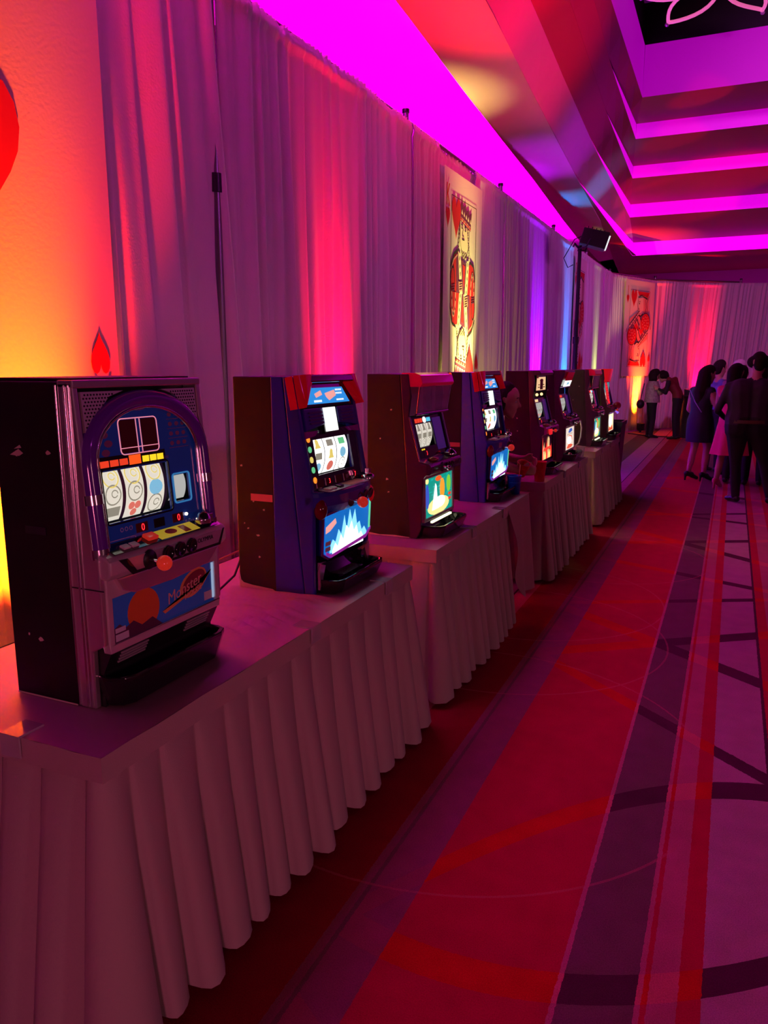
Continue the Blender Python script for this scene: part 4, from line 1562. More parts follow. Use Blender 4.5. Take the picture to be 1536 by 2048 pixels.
    q.build('ledge_top_plate', mat('pale_plate', (.45, .42, .5), .3, metal=.4), t)
    q = MB()
    Lt.poly(q, rrect(-.01, .13, -.024, .024, .01), .003, .004)
    q.build('ledge_print', mat('salmon_print', (.75, .28, .22), .4), t)
    for a in (-.16, -.125, -.07):
        q = MB()
        Lt.box(q, a - .013, a + .013, -.018, .008, .003, .010)
        q.build('bet_button', black_gl if a > -.1 else white_pl, t, bevel=.002)
    q = MB()
    q.lathe(Lt.p(.185, 0, 0), [(.030, 0), (.030, .014), (.022, .022), (0, .024)], 14)
    q.box(.045, .060, .178, .205, .40, .432)
    q.build('coin_slot', chrome, t)
    lever(t, (.088, -.035, .338), red_knob, L=.035, r=.022)
    stop_buttons(t, Fr((.086, 0, .342), (0, 1, 0), (.25, 0, 1)), (.035, .085, .135), 0, .017)
    for s in (-1, 1):
        q = MB()
        q.ball((.045, s * .205, .325), .030, 14, sx=.9, sy=.9, sz=1.35)
        q.build('side_lamp', dred_lens if s < 0 else red_lens, t)
    # belly
    Bf = lean_frame(.045, .16, -3)
    hexp = [(-.190, .135), (.205, .148), (.205, .020), (.165, -.008), (-.145, -.030), (-.190, -.005)]
    q = MB()
    big = [(a * 1.07, .06 + (b - .06) * 1.13) for a, b in hexp]
    Bf.poly(q, big, -.03, .004)
    q.build('belly_frame', mat('blue_chrome', (.25, .28, .75), .18, metal=1.0), t, bevel=.004)
    q = MB()
    Bf.poly(q, hexp, .004, .006)
    bel = q.build('belly_panel', emat('belly_blue', (.0, .17, .62), .85), t)
    fr2 = Fr(Bf.p(0, 0, .0062), Bf.u, Bf.v)
    burst(fr2, bel, .01, -.012, .32, .16, emat('ice_white', (.30, .80, 1.0), 1.1), 5, 1, 7)
    burst(fr2, bel, .005, -.022, .27, .125, emat('hot_white', (.9, 1, 1), 2.0), 8, 3, 6)
    q = MB()
    fr2.poly(q, [(-.185, .095), (-.11, .118), (-.10, .098), (-.15, .075), (-.185, .07)], 0, .0005)
    q.build('pink_blotch', emat('marquee_pink', (1, .42, .38), .9), bel)
    q = MB()
    fr2.box(q, .186, .203, .025, .140, 0, .0006)
    q.build('edge_light', emat('mint_light', (.15, .9, .45), .8), bel)
    for b0 in (.0, .022):
        q = MB()
        fr2.box(q, -.186, -.145, b0, b0 + .016, .0008, .0013)
        q.build('info_sticker', wht_sticker, bel)
    q = MB()
    fr2.poly(q, [(-.180, -.012), (-.145, -.030), (.165, -.010), (.205, .018), (.205, .030), (.160, .004), (-.14, -.018), (-.180, .0)], .0015, .004)
    q.build('belly_trim', mat('violet_trim', (.35, .03, .45), .2, coat=.5, emit=(.7, .05, .8), estr=.3), bel)
    # bulged lower front
    def lf(u, v):
        y = -HW + .02 + (2 * HW - .04) * u
        z = .10 * v + .02
        return (.014 + .030 * v + .015 * math.sin(u * PI), y, z)
    mb = MB()
    mb.grid(lf, 16, 6)
    mb.build('lower_front', black_gl, t)
    for s in (-1, 1):
        q = MB()
        Lo = Fr((.035, 0, 0), (0, 1, 0), (0, 0, 1))
        Lo.poly(q, [(s * .215, .02), (s * .215, .125), (s * .165, .12), (s * .19, .06)], 0, .010)
        q.build('lower_corner_trim', dk_chrome, t)
    q = MB()
    q.cyl((.040, .135, .085), (.052, .135, .085), .016, n=14)
    q.build('lock_barrel', black_gl, t)
    coin_tray(t, .02, .125, -.21, .215, .003, .060)
    MB().box(.04, .095, -.12, .05, .062, .064).build('ash_plate', chrome, t)
    return t


m2 = slot_machine_blue((-1.392, 2.645, TZ + .006), 'blue slot machine with red shoulder lamps at the far end of the nearest table')
m4 = copy_tree(m2)
m4.location = (-1.392, 4.83, TZ + .006)
m4['label'] = 'blue slot machine with red shoulder lamps beside the woman'


# ------------------------------------------------------------------ dark machines: shared builder with different heads, ledges and bellies
def slot_machine_dark(loc, label, kind):
    t = thing('slot_machine', label, 'slot machine', loc, 0, 'row of slot machines')
    MB().prism_y([(-.27, 0), (-.035, 0), (-.095, .806), (-.27, .806)], -HW + .002, HW - .002).build('cabinet', cab_blk, t, bevel=.004)
    scuffs(t, (-.25, -.11), len(kind) + 2, 4, -HW + .0012)
    e = MB()
    fs = Fr((0, -HW + .001, 0), (1, 0, 0), (0, 0, 1))
    fs.poly(e, [(-.265, .012), (-.2, .005), (-.12, .009), (-.04, .004), (-.04, .001), (-.265, .001)], 0, .001)
    e.build('chipped_edges', scuff, t, kind='stuff')
    body_m = mat('dark_plum_gloss', (.045, .010, .040), .2, coat=.4)
    trim_m = mat('violet_chrome', (.45, .22, .55), .2, metal=1.0)
    # cheeks: bottom, belly, ledge, lean back, neck, head
    cheek = [(-.035, 0), (.0, 0), (.022, .05), (.030, .30), (.050, .325), (.050, .37), (.006, .385), (-.048, .60), (-.036, .70), (-.050, .806), (-.092, .806)]
    for y0, y1 in ((-HW, -HW + .016), (HW - .016, HW)):
        MB().prism_y(cheek, y0, y1).build('door_cheek', body_m, t, bevel=.003)
    MB().prism_y([(-.04, 0), (-.01, 0), (.005, .06), (.010, .36), (-.05, .385), (-.085, .60), (-.085, .80), (-.10, .80)], -HW + .016, HW - .016).build('door_body', black_pl, t)
    U = lean_frame(.000, .385, 14)
    # bright edge trims along both cheeks
    for s in (-1, 1):
        tr = MB()
        tr.tube([(.010, s * (HW - .008), .385), (-.046, s * (HW - .008), .60)], .006, 8)
        tr.build('edge_trim', trim_m, t)
    # reel glass
    win = (-.150, .075, .060, .178)
    g = MB()
    U.frame(g, (-.215, .215, .0, .215), win, -.010, -.003)
    g.build('reel_glass', mat('ink_glass_' + kind, {'fish': (.012, .010, .03), 'flame': (.05, .004, .012), 'tube': (.06, .02, .09), 'star': (.05, .004, .02)}[kind], .12, coat=.5), t)
    spans = [(-.147, -.076), (-.072, -.002), (.002, .072)]
    reels(t, -.170, .385 + .112, .13, spans, .50, {'fish': reel_m, 'flame': reel_dim, 'tube': reel_dim, 'star': reel_m}[kind],
          [(sym_grey, 'o'), (sym_grey, 'b'), (sym_grey, 'bell')] if kind != 'flame' else [(sym_red, 'y'), (sym_grey, 'b'), (sym_grey, 'o')], 3)
    # purple mirror pane right of the reels
    q = MB()
    U.box(q, .085, .205, .03, .20, -.003, .0)
    q.build('side_pane', mat('violet_pane', (.10, .03, .28), .12, coat=.5, emit=(.15, .05, .6), estr=.12), t)
    # lamps above the reels
    for k in range(3):
        q = MB()
        U.box(q, -.150 + k * .034, -.124 + k * .034, .185, .206, -.003, -.001)
        q.build('bonus_lamp', red_panel if kind != 'flame' else emat('tan_lamp', (1, .7, .35), .9), t)
    if kind == 'fish':
        q = MB()
        U.poly(q, ell(-.022, .196, .022, .016, 14), -.003, -.0008)
        q.build('round_lamp', wht_lit, t)
        q = MB()
        U.box(q, .01, .06, .185, .206, -.003, -.001)
        q.build('bonus_lamp', emat('cyan_lamp', (.1, .7, 1), .8), t)
    # credit digits
    q = MB()
    U.box(q, -.12, .12, .010, .045, -.003, -.002)
    cd_ = q.build('credit_display', lcd_dark, t)
    text_obj('digit', '3', U, -.08, .027, .03, red_led, cd_, -.0014)
    q = MB()
    for k in range(3):
        U.box(q, -.14 + k * .016, -.130 + k * .016, .046, .053, -.003, -.002)
    q.build('line_lamps', yel_panel, t, kind='stuff')
    # ledge
    MB().prism_y([(.0, .315), (.062, .318), (.070, .330), (.070, .360), (.060, .372), (-.005, .388)], -HW + .004, HW - .004).build('control_ledge', {'fish': body_m, 'flame': mat('magenta_ledge', (.30, .01, .20), .2, coat=.4), 'tube': body_m, 'star': mat('mauve_ledge', (.25, .06, .2), .2, coat=.4)}[kind], t, bevel=.005)
    Lf = Fr((.070, 0, .345), (0, 1, 0), (0, 0, 1))
    q = MB()
    for w in line2(rrect(-.20, .20, -.018, .016, .006) + [rrect(-.20, .20, -.018, .016, .006)[0]], .003):
        Lf.poly(q, w, 0, .002)
    Lf.poly(q, line2([(.115, -.018), (.115, .016)], .003)[0], 0, .002)
    q.build('ledge_outline', trim_m, t)
    stop_buttons(t, Lf, (.0, .04, .08), 0, .012)
    lever(t, (.071, -.07, .345), {'fish': chrome, 'flame': red_knob, 'tube': chrome, 'star': red_knob}[kind], L=.025, r=.013)
    if kind == 'flame':
        q = MB()
        Lf.box(q, -.165, -.105, -.030, .012, .002, .018)
        q.build('push_button', emat('red_push', (1, .02, .03), .7), t, bevel=.004)
    # things on the ledge top
    q = MB()
    q.lathe((.03, .165, .382), [(.034, 0), (.034, .008), (.026, .018), (.012, .030), (0, .032)], 14)
    q.box(.012, .040, .12, .20, .384, .398)
    q.build('coin_slot', chrome, t, bevel=.002)
    q = MB()
    q.ball((.030, -.09, .384), .028, 14, sx=.9, sy=1.7, sz=.45)
    q.build('bet_dial', mat('copper_dial', (.55, .18, .12), .25, metal=.7), t)
    # belly
    Bf = lean_frame(.028, .09, 1.5)
    bh = .205
    q = MB()
    Bf.frame(q, (-.222, .222, -.012, bh + .014), (-.200, .200, .004, bh), -.02, .008)
    q.build('belly_frame', {'fish': dk_chrome, 'flame': black_gl, 'tube': dk_chrome, 'star': dk_chrome}[kind], t, bevel=.003)
    base = {'fish': emat('sea_green_panel', (.0, .42, .33), .75), 'flame': mat('dark_belly', (.02, .006, .01), .2, coat=.4),
            'tube': emat('warm_white_panel', (1.0, .85, .72), .85), 'star': emat('cream_panel', (1, .9, .5), 1.2)}[kind]
    q = MB()
    Bf.box(q, -.201, .201, .003, bh + .001, -.006, .0)
    bel = q.build('belly_panel', base, t)

    def blob(name, m, pts, lv):
        mb = MB()
        Bf.poly(mb, pts, .0008 * lv, .0008 * lv + .0006)
        mb.build(name, m, bel)
    if kind == 'fish':
        rr = random.Random(3)
        st = MB()
        for i in range(40):
            a, b = rr.uniform(-.19, .18), rr.uniform(.01, .19)
            Bf.box(st, a, a + rr.uniform(.02, .05), b, b + .003, .0, .0005)
        st.build('wave_print', emat('wave_teal', (.02, .62, .60), .8), bel, kind='stuff')
        blob('glow_patch', emat('glow_yellow', (1, .92, .35), 1.0), ell(-.0, .045, .16, .045, 24), 1)
        blob('column_shape', emat('glow_white', (1, 1, .95), 1.5), [(-.10, .03), (-.06, .13), (-.045, .165), (-.03, .15), (-.02, .08), (.0, .03)], 2)
        blob('column_shape', emat('glow_orange', (1, .38, .03), 1.0), ell(.055, .125, .036, .055, 18), 2)
        blob('column_shape', emat('glow_blue', (.05, .12, .7), .8), ell(-.165, .11, .026, .062, 18), 2)
        blob('column_shape', emat('glow_green', (.25, .7, .05), .9), ell(.155, .14, .032, .045, 18), 2)
        blob('orange_emblem', emat('emblem_red', (1, .12, .02), 1.0), ell(.0, .185, .045, .014, 16), 2)
        blob('sun_spot', emat('glow_yellow', (1, .92, .35), 1.0), ell(-.165, .188, .022, .014, 14), 2)
        blob('white_burst', emat('glow_white', (1, 1, .95), 1.5), ell(.02, .062, .075, .030, 18), 3)
        for b0 in (.075, .05):
            q = MB()
            Bf.box(q, .15, .19, b0, b0 + .014, .001, .0016)
            q.build('info_sticker', red_panel, bel)
        q = MB()
        Bf.box(q, -.12, .17, -.030, -.020, .0, .012)
        q.build('light_strip', emat('strip_yellow', (1, .93, .6), 1.6), t)
    elif kind == 'flame':
        for i in range(7):
            a = -.17 + i * .052
            hgt = .10 + .07 * math.sin(i * 1.9 + 1) + .02
            blob('flame_shape', [emat('flame_red', (1, .05, .03), 1.1), emat('flame_tan', (1, .62, .30), 1.0), emat('flame_yellow', (1, .8, .2), 1.1)][i % 3],
                 [(a - .024, .02), (a - .030, .07), (a - .008, hgt), (a + .006, .09), (a + .016, hgt + .02), (a + .030, .06), (a + .022, .02)], 1 + i % 2)
        blob('arch_shape', emat('flame_tan', (1, .62, .30), 1.0), [(.02, .10), (.02, .17), (.05, .195), (.08, .17), (.08, .10), (.065, .10), (.062, .16), (.05, .172), (.038, .16), (.036, .10)], 4)
        blob('red_band', emat('flame_red', (1, .05, .03), 1.1), [(-.14, .085), (.10, .095), (.12, .115), (-.13, .11)], 5)
        q = MB()
        Bf.box(q, -.20, .19, -.020, -.012, .0, .012)
        q.build('light_strip', mat('violet_bar', (.5, .2, .6), .2, metal=.8), t)
    elif kind == 'tube':
        blob('red_figure', emat('belly_red', (.9, .12, .06), .9), [(-.10, .08), (-.02, .13), (.10, .12), (.14, .08), (.05, .07), (.0, .05)], 1)
        blob('blue_crest', emat('belly_navy', (.05, .15, .6), .8), [(-.06, .155), (.0, .185), (.10, .19), (.14, .165), (.03, .15)], 1)
        blob('white_burst', emat('hot_white', (.9, 1, 1), 2.0), ell(.0, .085, .10, .035, 16), 2)
        blob('red_figure', emat('belly_red', (.9, .12, .06), .9), [(-.14, .02), (-.05, .05), (.06, .045), (.16, .03), (.08, .012), (-.06, .01)], 3)
        for k in range(3):
            blob('dark_stroke', emat('belly_brown', (.25, .08, .05), .6), [(-.12 + k * .09, .13), (-.07 + k * .09, .15), (-.06 + k * .09, .142)], 3)
        tb = MB()
        tb.tube([(.05, .225, .345), (.075, .255, .335), (.085, .268, .27), (.08, .270, .18), (.065, .262, .12), (.035, .235, .095), (.02, .20, .09)], .0075, 8)
        tb.build('curved_tube', mat('white_tube', (.8, .75, .78), .2, coat=.4), t)
        MB().ball((.055, -.12, .045), .026, 14).build('chrome_ball', mat('red_chrome', (.7, .25, .25), .12, metal=1), t)
    else:
        blob('red_figure', emat('belly_red', (.9, .12, .06), .9), [(-.18, .01), (-.12, .06), (.0, .04), (.14, .07), (.18, .01)], 1)
        blob('white_burst', emat('hot_white', (.9, 1, 1), 2.0), ell(-.03, .12, .12, .06, 16), 2)
    coin_tray(t, .0, .125, -.205, .215, .003, .062)
    MB().prism_y([(-.01, .0), (.006, .0), (.02, .078), (-.01, .085)], -HW + .016, HW - .016).build('lower_front', black_gl, t)
    # ---- heads
    H = lean_frame(-.052, .60, 0)
    if kind == 'fish':
        # red visor over a clear box
        MB().prism_y([(-.088, .745), (.012, .745), (.022, .760), (.010, .800), (-.020, .812), (-.088, .812)], -HW + .006, HW - .006).build('top_visor', mat('red_visor', (.50, .006, .05), .15, coat=.5, emit=(1, 0, .06), estr=.10), t, bevel=.004)
        clear = mat('clear_acrylic', (.55, .28, .50), .06, alpha=.38, coat=.4)
        cb = MB()
        cb.hexa([(.005, -HW + .012, .745), (.005, HW - .012, .745), (-.01, HW - .02, .62), (-.01, -HW + .02, .62)],
                [(-.001, -HW + .012, .745), (-.001, HW - .012, .745), (-.016, HW - .02, .62), (-.016, -HW + .02, .62)])
        cb.build('clear_window', clear, t)
        q = MB()
        H.box(q, -.21, .21, .0, .145, -.028, -.024)
        q.build('head_back', mat('grey_violet_back', (.40, .22, .36), .4), t)
        q = MB()
        H.box(q, .03, .15, .02, .15, -.024, -.020)
        q.build('head_glass', black_gl, t)
        for s in (-1, 1):
            q = MB()
            q.tube([(.006, s * (HW - .012), .745), (-.012, s * (HW - .018), .615)], .004, 6)
            q.build('window_edge', trim_m, t)
        q = MB()
        q.tube([(-.012, -HW + .01, .612), (-.012, HW - .01, .612)], .006, 8)
        q.build('neck_trim', trim_m, t)
        MB().ball((.0, HW - .012, .80), .010, 10).build('top_lamp', red_panel, t)
    elif kind == 'flame':
        MB().prism_y([(-.088, .775), (.0, .772), (.008, .790), (-.01, .812), (-.088, .812)], -HW + .004, HW - .004).build('top_visor', body_m, t, bevel=.004)
        q = MB()
        H.poly(q, [(-.19, .045), (.17, .045), (.155, .168), (-.165, .168)], -.01, .012)
        q.build('marquee_frame', black_gl, t)
        q = MB()
        H.poly(q, [(-.17, .055), (.15, .055), (.14, .158), (-.15, .158)], .012, .014)
        mq = q.build('marquee_panel', emat('tan_marquee', (1, .62, .32), .85), t)
        q = MB()
        for k in range(3):
            H.box(q, -.12 + k * .09, -.06 + k * .09, .075, .082, .014, .0146)
            H.box(q, -.11 + k * .08, -.065 + k * .08, .095, .102, .014, .0146)
        H.poly(q, ell(.0, .13, .06, .014, 14), .014, .0146)
        H.box(q, -.05, .05, .06, .12, .014, .0144)
        q.build('marquee_print', mat('brown_print', (.22, .05, .03), .5), mq, kind='stuff')
        for a in (-.13, .03):
            p_ = H.p(a, .022, .01)
            MB().ball(p_, .012, 10).build('head_lamp', emat('amber_lamp', (1, .6, .25), 2.0), t)
        q = MB()
        H.box(q, -.205, -.150, .15, .21, .02, .024)
        q.build('price_tag', mat('pink_tag', (.8, .35, .35), .6), t)
    elif kind == 'tube':
        MB().prism_y([(-.088, .66), (-.03, .66), (.008, .795), (.0, .812), (-.088, .812)], -HW + .004, HW - .004).build('head_body', body_m, t, bevel=.004)
        Hf = lean_frame(-.026, .66, -15.5)
        q = MB()
        Hf.poly(q, [(-.16, .06), (.14, .06), (.17, .135), (-.13, .135)], .004, .010)
        q.build('red_lamp', red_lens, t)
        q = MB()
        Hf.poly(q, [(-.17, .005), (.12, .005), (.14, .058), (-.15, .058)], .004, .010)
        mq = q.build('marquee_panel', wht_lit, t)
        q = MB()
        Hf.poly(q, [(-.06, .02), (.04, .028), (.02, .045), (-.05, .04)], .010, .0106)
        q.build('marquee_print', sym_blue, mq)
        q = MB()
        q.tube([(-.035, -HW + .004, .655), (-.035, HW - .004, .655)], .006, 8)
        q.build('neck_trim', trim_m, t)
    else:
        mb = MB()

        def hf(u, v):
            a = (u - .5) * PI
            return (-.07 + .085 * math.cos(a) * (.75 + .25 * v), (HW - .002) * math.sin(a) * (.82 + .18 * v), .665 + .147 * v)
        mb.grid(hf, 20, 8)
        mb.add([hf(i / 20, 1) for i in range(21)], [list(range(21))])
        mb.build('red_dome_lamp', mat('lit_red_dome', (.6, .01, .02), .12, coat=.5, emit=(1, .01, .02), estr=.45), t)
        q = MB()
        q.tube([(-.02, -HW + .01, .66), (.0, -HW - .012, .58), (.015, -HW - .012, .48), (.035, -HW + .0, .42)], [.012, .016, .016, .010], 8)
        st = q.build('led_arc', mat('red_arc', (.5, .01, .03), .2, emit=(1, .02, .05), estr=.5), t)
        for k in range(8):
            f = k / 7
            MB().ball((-.01 + .045 * f, -HW - .026, .64 - .2 * f), .006, 8).build('led_dot', red_led, st)
        q = MB()
        H.box(q, -.16, .18, -.06, .055, .008, .014)
        q.build('teal_screen', emat('teal_screen', (.10, .45, .50), .5), t)
        MB().ball((.075, .12, .385), .045, 16).build('red_ball', mat('red_ball', (.6, .02, .06), .1, coat=.6), t)
        q = MB()
        q.tube([(.05, .22, .31), (.085, .16, .30), (.09, .05, .30)], .010, 8)
        q.build('violet_hoop', emat('violet_hoop', (.35, .15, 1), .8), t)
    return t


m3 = slot_machine_dark((-1.375, 3.71, TZ + .006), 'dark slot machine with a red visor and green belly panel, third from the camera', 'fish')
slot_machine_dark((-1.355, 6.20, TZ + .006), 'dark slot machine with a tan marquee and flame-coloured belly, behind the red cup', 'flame')
slot_machine_dark((-1.36, 7.17, TZ + .006), 'dark slot machine with a white tube curving down its right side', 'tube')
m7 = copy_tree(m3)
m7.location = (-1.335, 8.58, TZ + .006)
m7['label'] = 'dark slot machine with a red visor and green belly panel, second from the far end'
slot_machine_dark((-1.305, 9.41, TZ + .006), 'farthest slot machine, with a glowing red dome lamp on top', 'star')


# ================================================================== LIGHT STAND
t = thing('stage_light_stand', 'tall black tripod stand holding a stage light above the drapes', 'light stand', (-2.2, 11.98, 0))
MB().cyl((0, 0, .12), (0, 0, 2.0), .034, n=12).build('lower_pole', black_mt, t)
MB().cyl((0, 0, 1.95), (0, 0, 3.34), .027, n=12).build('upper_pole', black_mt, t)
MB().cyl((0, 0, 1.93), (0, 0, 2.03), .045, n=12).build('pole_collar', black_pl, t)
for k in range(3):
    a = 2 * PI * k / 3 + .4
    MB().tube([(.03 * math.cos(a), .03 * math.sin(a), .75), (.55 * math.cos(a), .55 * math.sin(a), .02)], .012, 8).build('tripod_leg', black_mt, t)
MB().tube([(0, 0, 3.28), (-.05, -.16, 3.35), (-.05, -.24, 3.30)], .014, 8).build('clamp_handle', black_mt, t)
sl = thing('stage_light', 'black stage floodlight clamped on top of the tripod stand', 'stage light', (-2.2, 11.98, 3.36))
Rz = Matrix.Rotation(math.radians(12), 4, 'Z')


def slp(x, y, z):
    v = Rz @ (Matrix.Rotation(math.radians(17), 4, 'Y') @ Vector((x, y, z)))
    return (v.x, v.y, v.z)


bx = MB()
# housing: tilted box, wider at its front (local +x)
hs = [(-.02, -.14, .00), (-.02, .14, .00), (-.02, .14, .22), (-.02, -.14, .22)]
hf_ = [(.36, -.15, .0), (.36, .15, .0), (.36, .15, .24), (.36, -.15, .24)]
bx.hexa([slp(*p) for p in hs], [slp(*p) for p in hf_])
bx.build('housing', black_pl, sl, bevel=.008)
for k in range(5):
    fb = MB()
    x = .03 + k * .06
    fb.hexa([slp(x, -.13, .21 ), slp(x, .13, .21 ), slp(x + .012, .13, .21 ), slp(x + .012, -.13, .21 )],
            [slp(x, -.13, .25 ), slp(x, .13, .25 ), slp(x + .012, .13, .25 ), slp(x + .012, -.13, .25 )])
    fb.build('cooling_fin', black_mt, sl)
ln_ = MB()
ln_.hexa([slp(.362, -.12, .02), slp(.362, .12, .02), slp(.362, .12, .20), slp(.362, -.12, .20)], [slp(.380, -.12, .02), slp(.380, .12, .02), slp(.380, .12, .20), slp(.380, -.12, .20)])
ln_.build('lens', emat('flood_lens', (.95, .98, 1.0), .9), sl)
yk = MB()
yk.tube([slp(.12, -.17, .08), slp(.10, -.19, -.04), slp(.0, -.1, -.08), slp(0, 0, -.06), slp(0, .1, -.08), slp(.10, .19, -.04), slp(.12, .17, .08)], .012, 8)
yk.build('yoke', black_mt, sl)
cb_ = MB()
cb_.tube([slp(0, .1, .14), slp(-.10, .05, .05), slp(-.16, 0, -.25), slp(-.06, 0, -.36), slp(.0, .02, -.30)], .007, 6)
cb_.build('cable', black_mt, sl)

# ================================================================== CUPS, BIN, CABLES
red_cup_m = mat('red_cup_plastic', (0.70, 0.012, 0.02), 0.3)
blue_cup_m = mat('blue_cup_plastic', (0.012, 0.03, 0.42), 0.3)
clear_cup = mat('clear_cup_plastic', (0.95, 0.9, 0.95), 0.05, trans=0.9, alpha=.5, ior=1.15)


def cup(label, loc, r0, r1, h, m, tilt=None):
    t = thing('plastic_cup', label, 'cup', loc, 0, 'plastic party cups')
    p = [(0, 0), (r0, 0), (r0 + (r1 - r0) * .5, h * .5), (r1, h - .006), (r1 + .004, h - .003), (r1 + .003, h), (r1 - .002, h - .002), (r0 - .002, .004), (0, .004)]
    MB().lathe((0, 0, 0), p, 24).build('cup_body', m, t)
    MB().lathe((0, 0, h * .62), [(r0 + (r1 - r0) * .62 + .0008, -.004), (r0 + (r1 - r0) * .62 + .0022, 0), (r0 + (r1 - r0) * .62 + .0008, .004)], 24).build('grip_ring', m, t)
    if tilt:
        t.rotation_euler = tilt
    return t


cup('red plastic cup standing on the corner of the third table', (-1.262, 5.665, TZ + .004), .036, .048, .150, red_cup_m)
bc = cup('blue plastic cup with a red straw beside the blue slot machine', (-1.29, 5.03, TZ + .004), .038, .048, .125, blue_cup_m)
MB().tube([(.02, .005, .02), (.04, .0, .20)], .004, 6).build('straw', red_cup_m, bc, label='thin red drinking straw')
cup('clear plastic cup on the far corner of the third table', (-1.255, 7.33, TZ + .004), .030, .040, .105, clear_cup)

bin_m = mat('dark_violet_bin', (0.025, 0.02, 0.06), 0.35)
t = thing('waste_bin', 'tall dark open waste bin at the far end of the last table', 'bin', (-1.405, 9.98, 0))


def frust(mb, h0, h1, z0, z1, mi=0, flip=False):
    a = [(-h0, -h0, z0), (h0, -h0, z0), (h0, h0, z0), (-h0, h0, z0)]
    b = [(-h1, -h1, z1), (h1, -h1, z1), (h1, h1, z1), (-h1, h1, z1)]
    f = [(i, (i + 1) % 4, 4 + (i + 1) % 4, 4 + i) for i in range(4)]
    mb.add(a + b, [q[::-1] for q in f] if flip else f, mi)


mb = MB()
frust(mb, .17, .21, 0, .90)
frust(mb, .165, .20, .02, .93, flip=True)
mb.add([(-.165, -.165, .02), (.165, -.165, .02), (.165, .165, .02), (-.165, .165, .02)], [(0, 1, 2, 3)])
mb.add([(-.17, -.17, 0), (.17, -.17, 0), (.17, .17, 0), (-.17, .17, 0)], [(3, 2, 1, 0)])
mb.build('bin_body', bin_m, t)
mb = MB()
frust(mb, .218, .222, .88, .93)
for s in range(4):
    pass
mb.add([(-.222, -.222, .93), (.222, -.222, .93), (.222, .222, .93), (-.222, .222, .93), (-.20, -.20, .93), (.20, -.20, .93), (.20, .20, .93), (-.20, .20, .93)],
       [(0, 1, 5, 4), (1, 2, 6, 5), (2, 3, 7, 6), (3, 0, 4, 7)])
mb.build('bin_rim', bin_m, t)

cable_m = mat('black_cable', (.012, .012, .012), .5)
tag(MB().tube([(-1.66, 1.84, TZ + .012), (-1.70, 1.95, TZ + .012), (-1.72, 2.10, TZ + .012), (-1.70, 2.25, TZ + .012), (-1.71, 2.40, TZ + .05), (-1.70, 2.44, TZ + .12)], .005, 6).build('power_cord', cable_m),
    'dark power cord lying between the two nearest slot machines', 'cord')
tag(MB().tube([(-1.70, 2.52, TZ + .15), (-1.78, 2.3, TZ + .10), (-1.83, 2.12, TZ + .06), (-1.95, 2.0, TZ + .02), (-2.05, 1.95, TZ - .1), (-2.1, 1.92, .3), (-2.2, 1.9, .01)], .004, 6).build('power_cord', mat('tan_cable', (.45, .2, .08), .5)),
    'thin tan power cord drooping behind the nearest table', 'cord')

# ================================================================== TRUSS AND CHANDELIER
t = thing('lighting_truss', 'black lighting truss hanging under the dark ceiling at upper right', 'truss', (0, 0, 6.6))
for dx in (0, .35):
    for dz in (0, .35):
        MB().cyl((-1.2, 10.6 + dx, dz), (7.0, 10.6 + dx, dz), .025, n=8).build('chord', black_mt, t)
lac = MB()
for i in range(20):
    x = -1.2 + i * .41
    lac.cyl((x, 10.6, 0), (x + .41, 10.6, .35), .012, n=6)
    lac.cyl((x, 10.95, 0), (x + .41, 10.95, .35), .012, n=6)
lac.build('lacing', black_mt, t, kind='stuff')
for x in (-.9, 2.5, 6.0):
    MB().cyl((x, 10.77, .35), (x, 10.77, .82), .008, n=6).build('hanger', black_mt, t)
tag(MB().box(-1.45, -1.05, 9.3, 11.2, 6.2, 6.45).box(-1.35, -1.15, 9.6, 10.9, 6.0, 6.2).build('ceiling_projector', mat('dark_violet_metal', (.06, .02, .08), .4, metal=.5)), 'dark equipment box hanging in the ceiling opening corner', 'fixture')
CH = Vector((-.44, 10.62, 5.9))
t = thing('loop_chandelier', 'chandelier of glowing pink looped tubes at the top right', 'chandelier', tuple(CH))
tube_m = mat('pink_lit_tube', (.8, .3, .6), .25, emit=(1.0, .16, .48), estr=.62)
tips = [Vector((-1.25, 12.89)), Vector((-.02, 13.02)), Vector((.45, 12.3)), Vector((.1, 11.3)), Vector((-.9, 11.2)), Vector((-1.5, 11.9))]
for k, tp in enumerate([q * .878 for q in tips]):
    d = (tp - Vector((CH.x, CH.y)))
    n_ = Vector((-d.y, d.x)) * .26
    pts = []
    for i in range(28):
        a = 2 * PI * i / 28
        # teardrop petal: starts at the hub, widest near the middle
        u = .5 - .5 * math.cos(a)
        w = math.sin(a) * math.sin(PI * u) ** .5 * (.6 + .4 * u)
        pts.append((d.x * u + n_.x * w, d.y * u + n_.y * w, .10 * (1 - u) + .03 * math.sin(a)))
    MB().tube(pts, .022, 8, closed=True).build('petal_tube', tube_m, t)
    MB().ball((d.x * 1.02, d.y * 1.02, -.02), .028, 10).build('petal_tip', mat('petal_tip', (.7, .4, .7), .2, metal=.5), t)
MB().cyl((0, 0, 0), (0, 0, .9), .010, n=8).build('suspension_rod', black_mt, t)
MB().ball((0, 0, .06), .07, 12, sz=.6).build('hub', black_pl, t)


# ================================================================== PEOPLE
skin_m = mat('skin', (0.52, 0.27, 0.20), 0.55, mottle=.06, mscale=12)
hair_dk = mat('dark_hair', (0.020, 0.010, 0.009), 0.75, spec=.15, bump=.4, bscale=80)
hair_wh = mat('white_hair', (0.70, 0.62, 0.60), 0.6, bump=.4, bscale=80)
hair_br = mat('brown_hair', (0.06, 0.025, 0.015), 0.75, spec=.15, bump=.4, bscale=80)
shoe_m = mat('black_shoe', (0.012, 0.010, 0.010), 0.3)
eye_m = mat('eye_white', (0.6, 0.55, 0.55), 0.3)


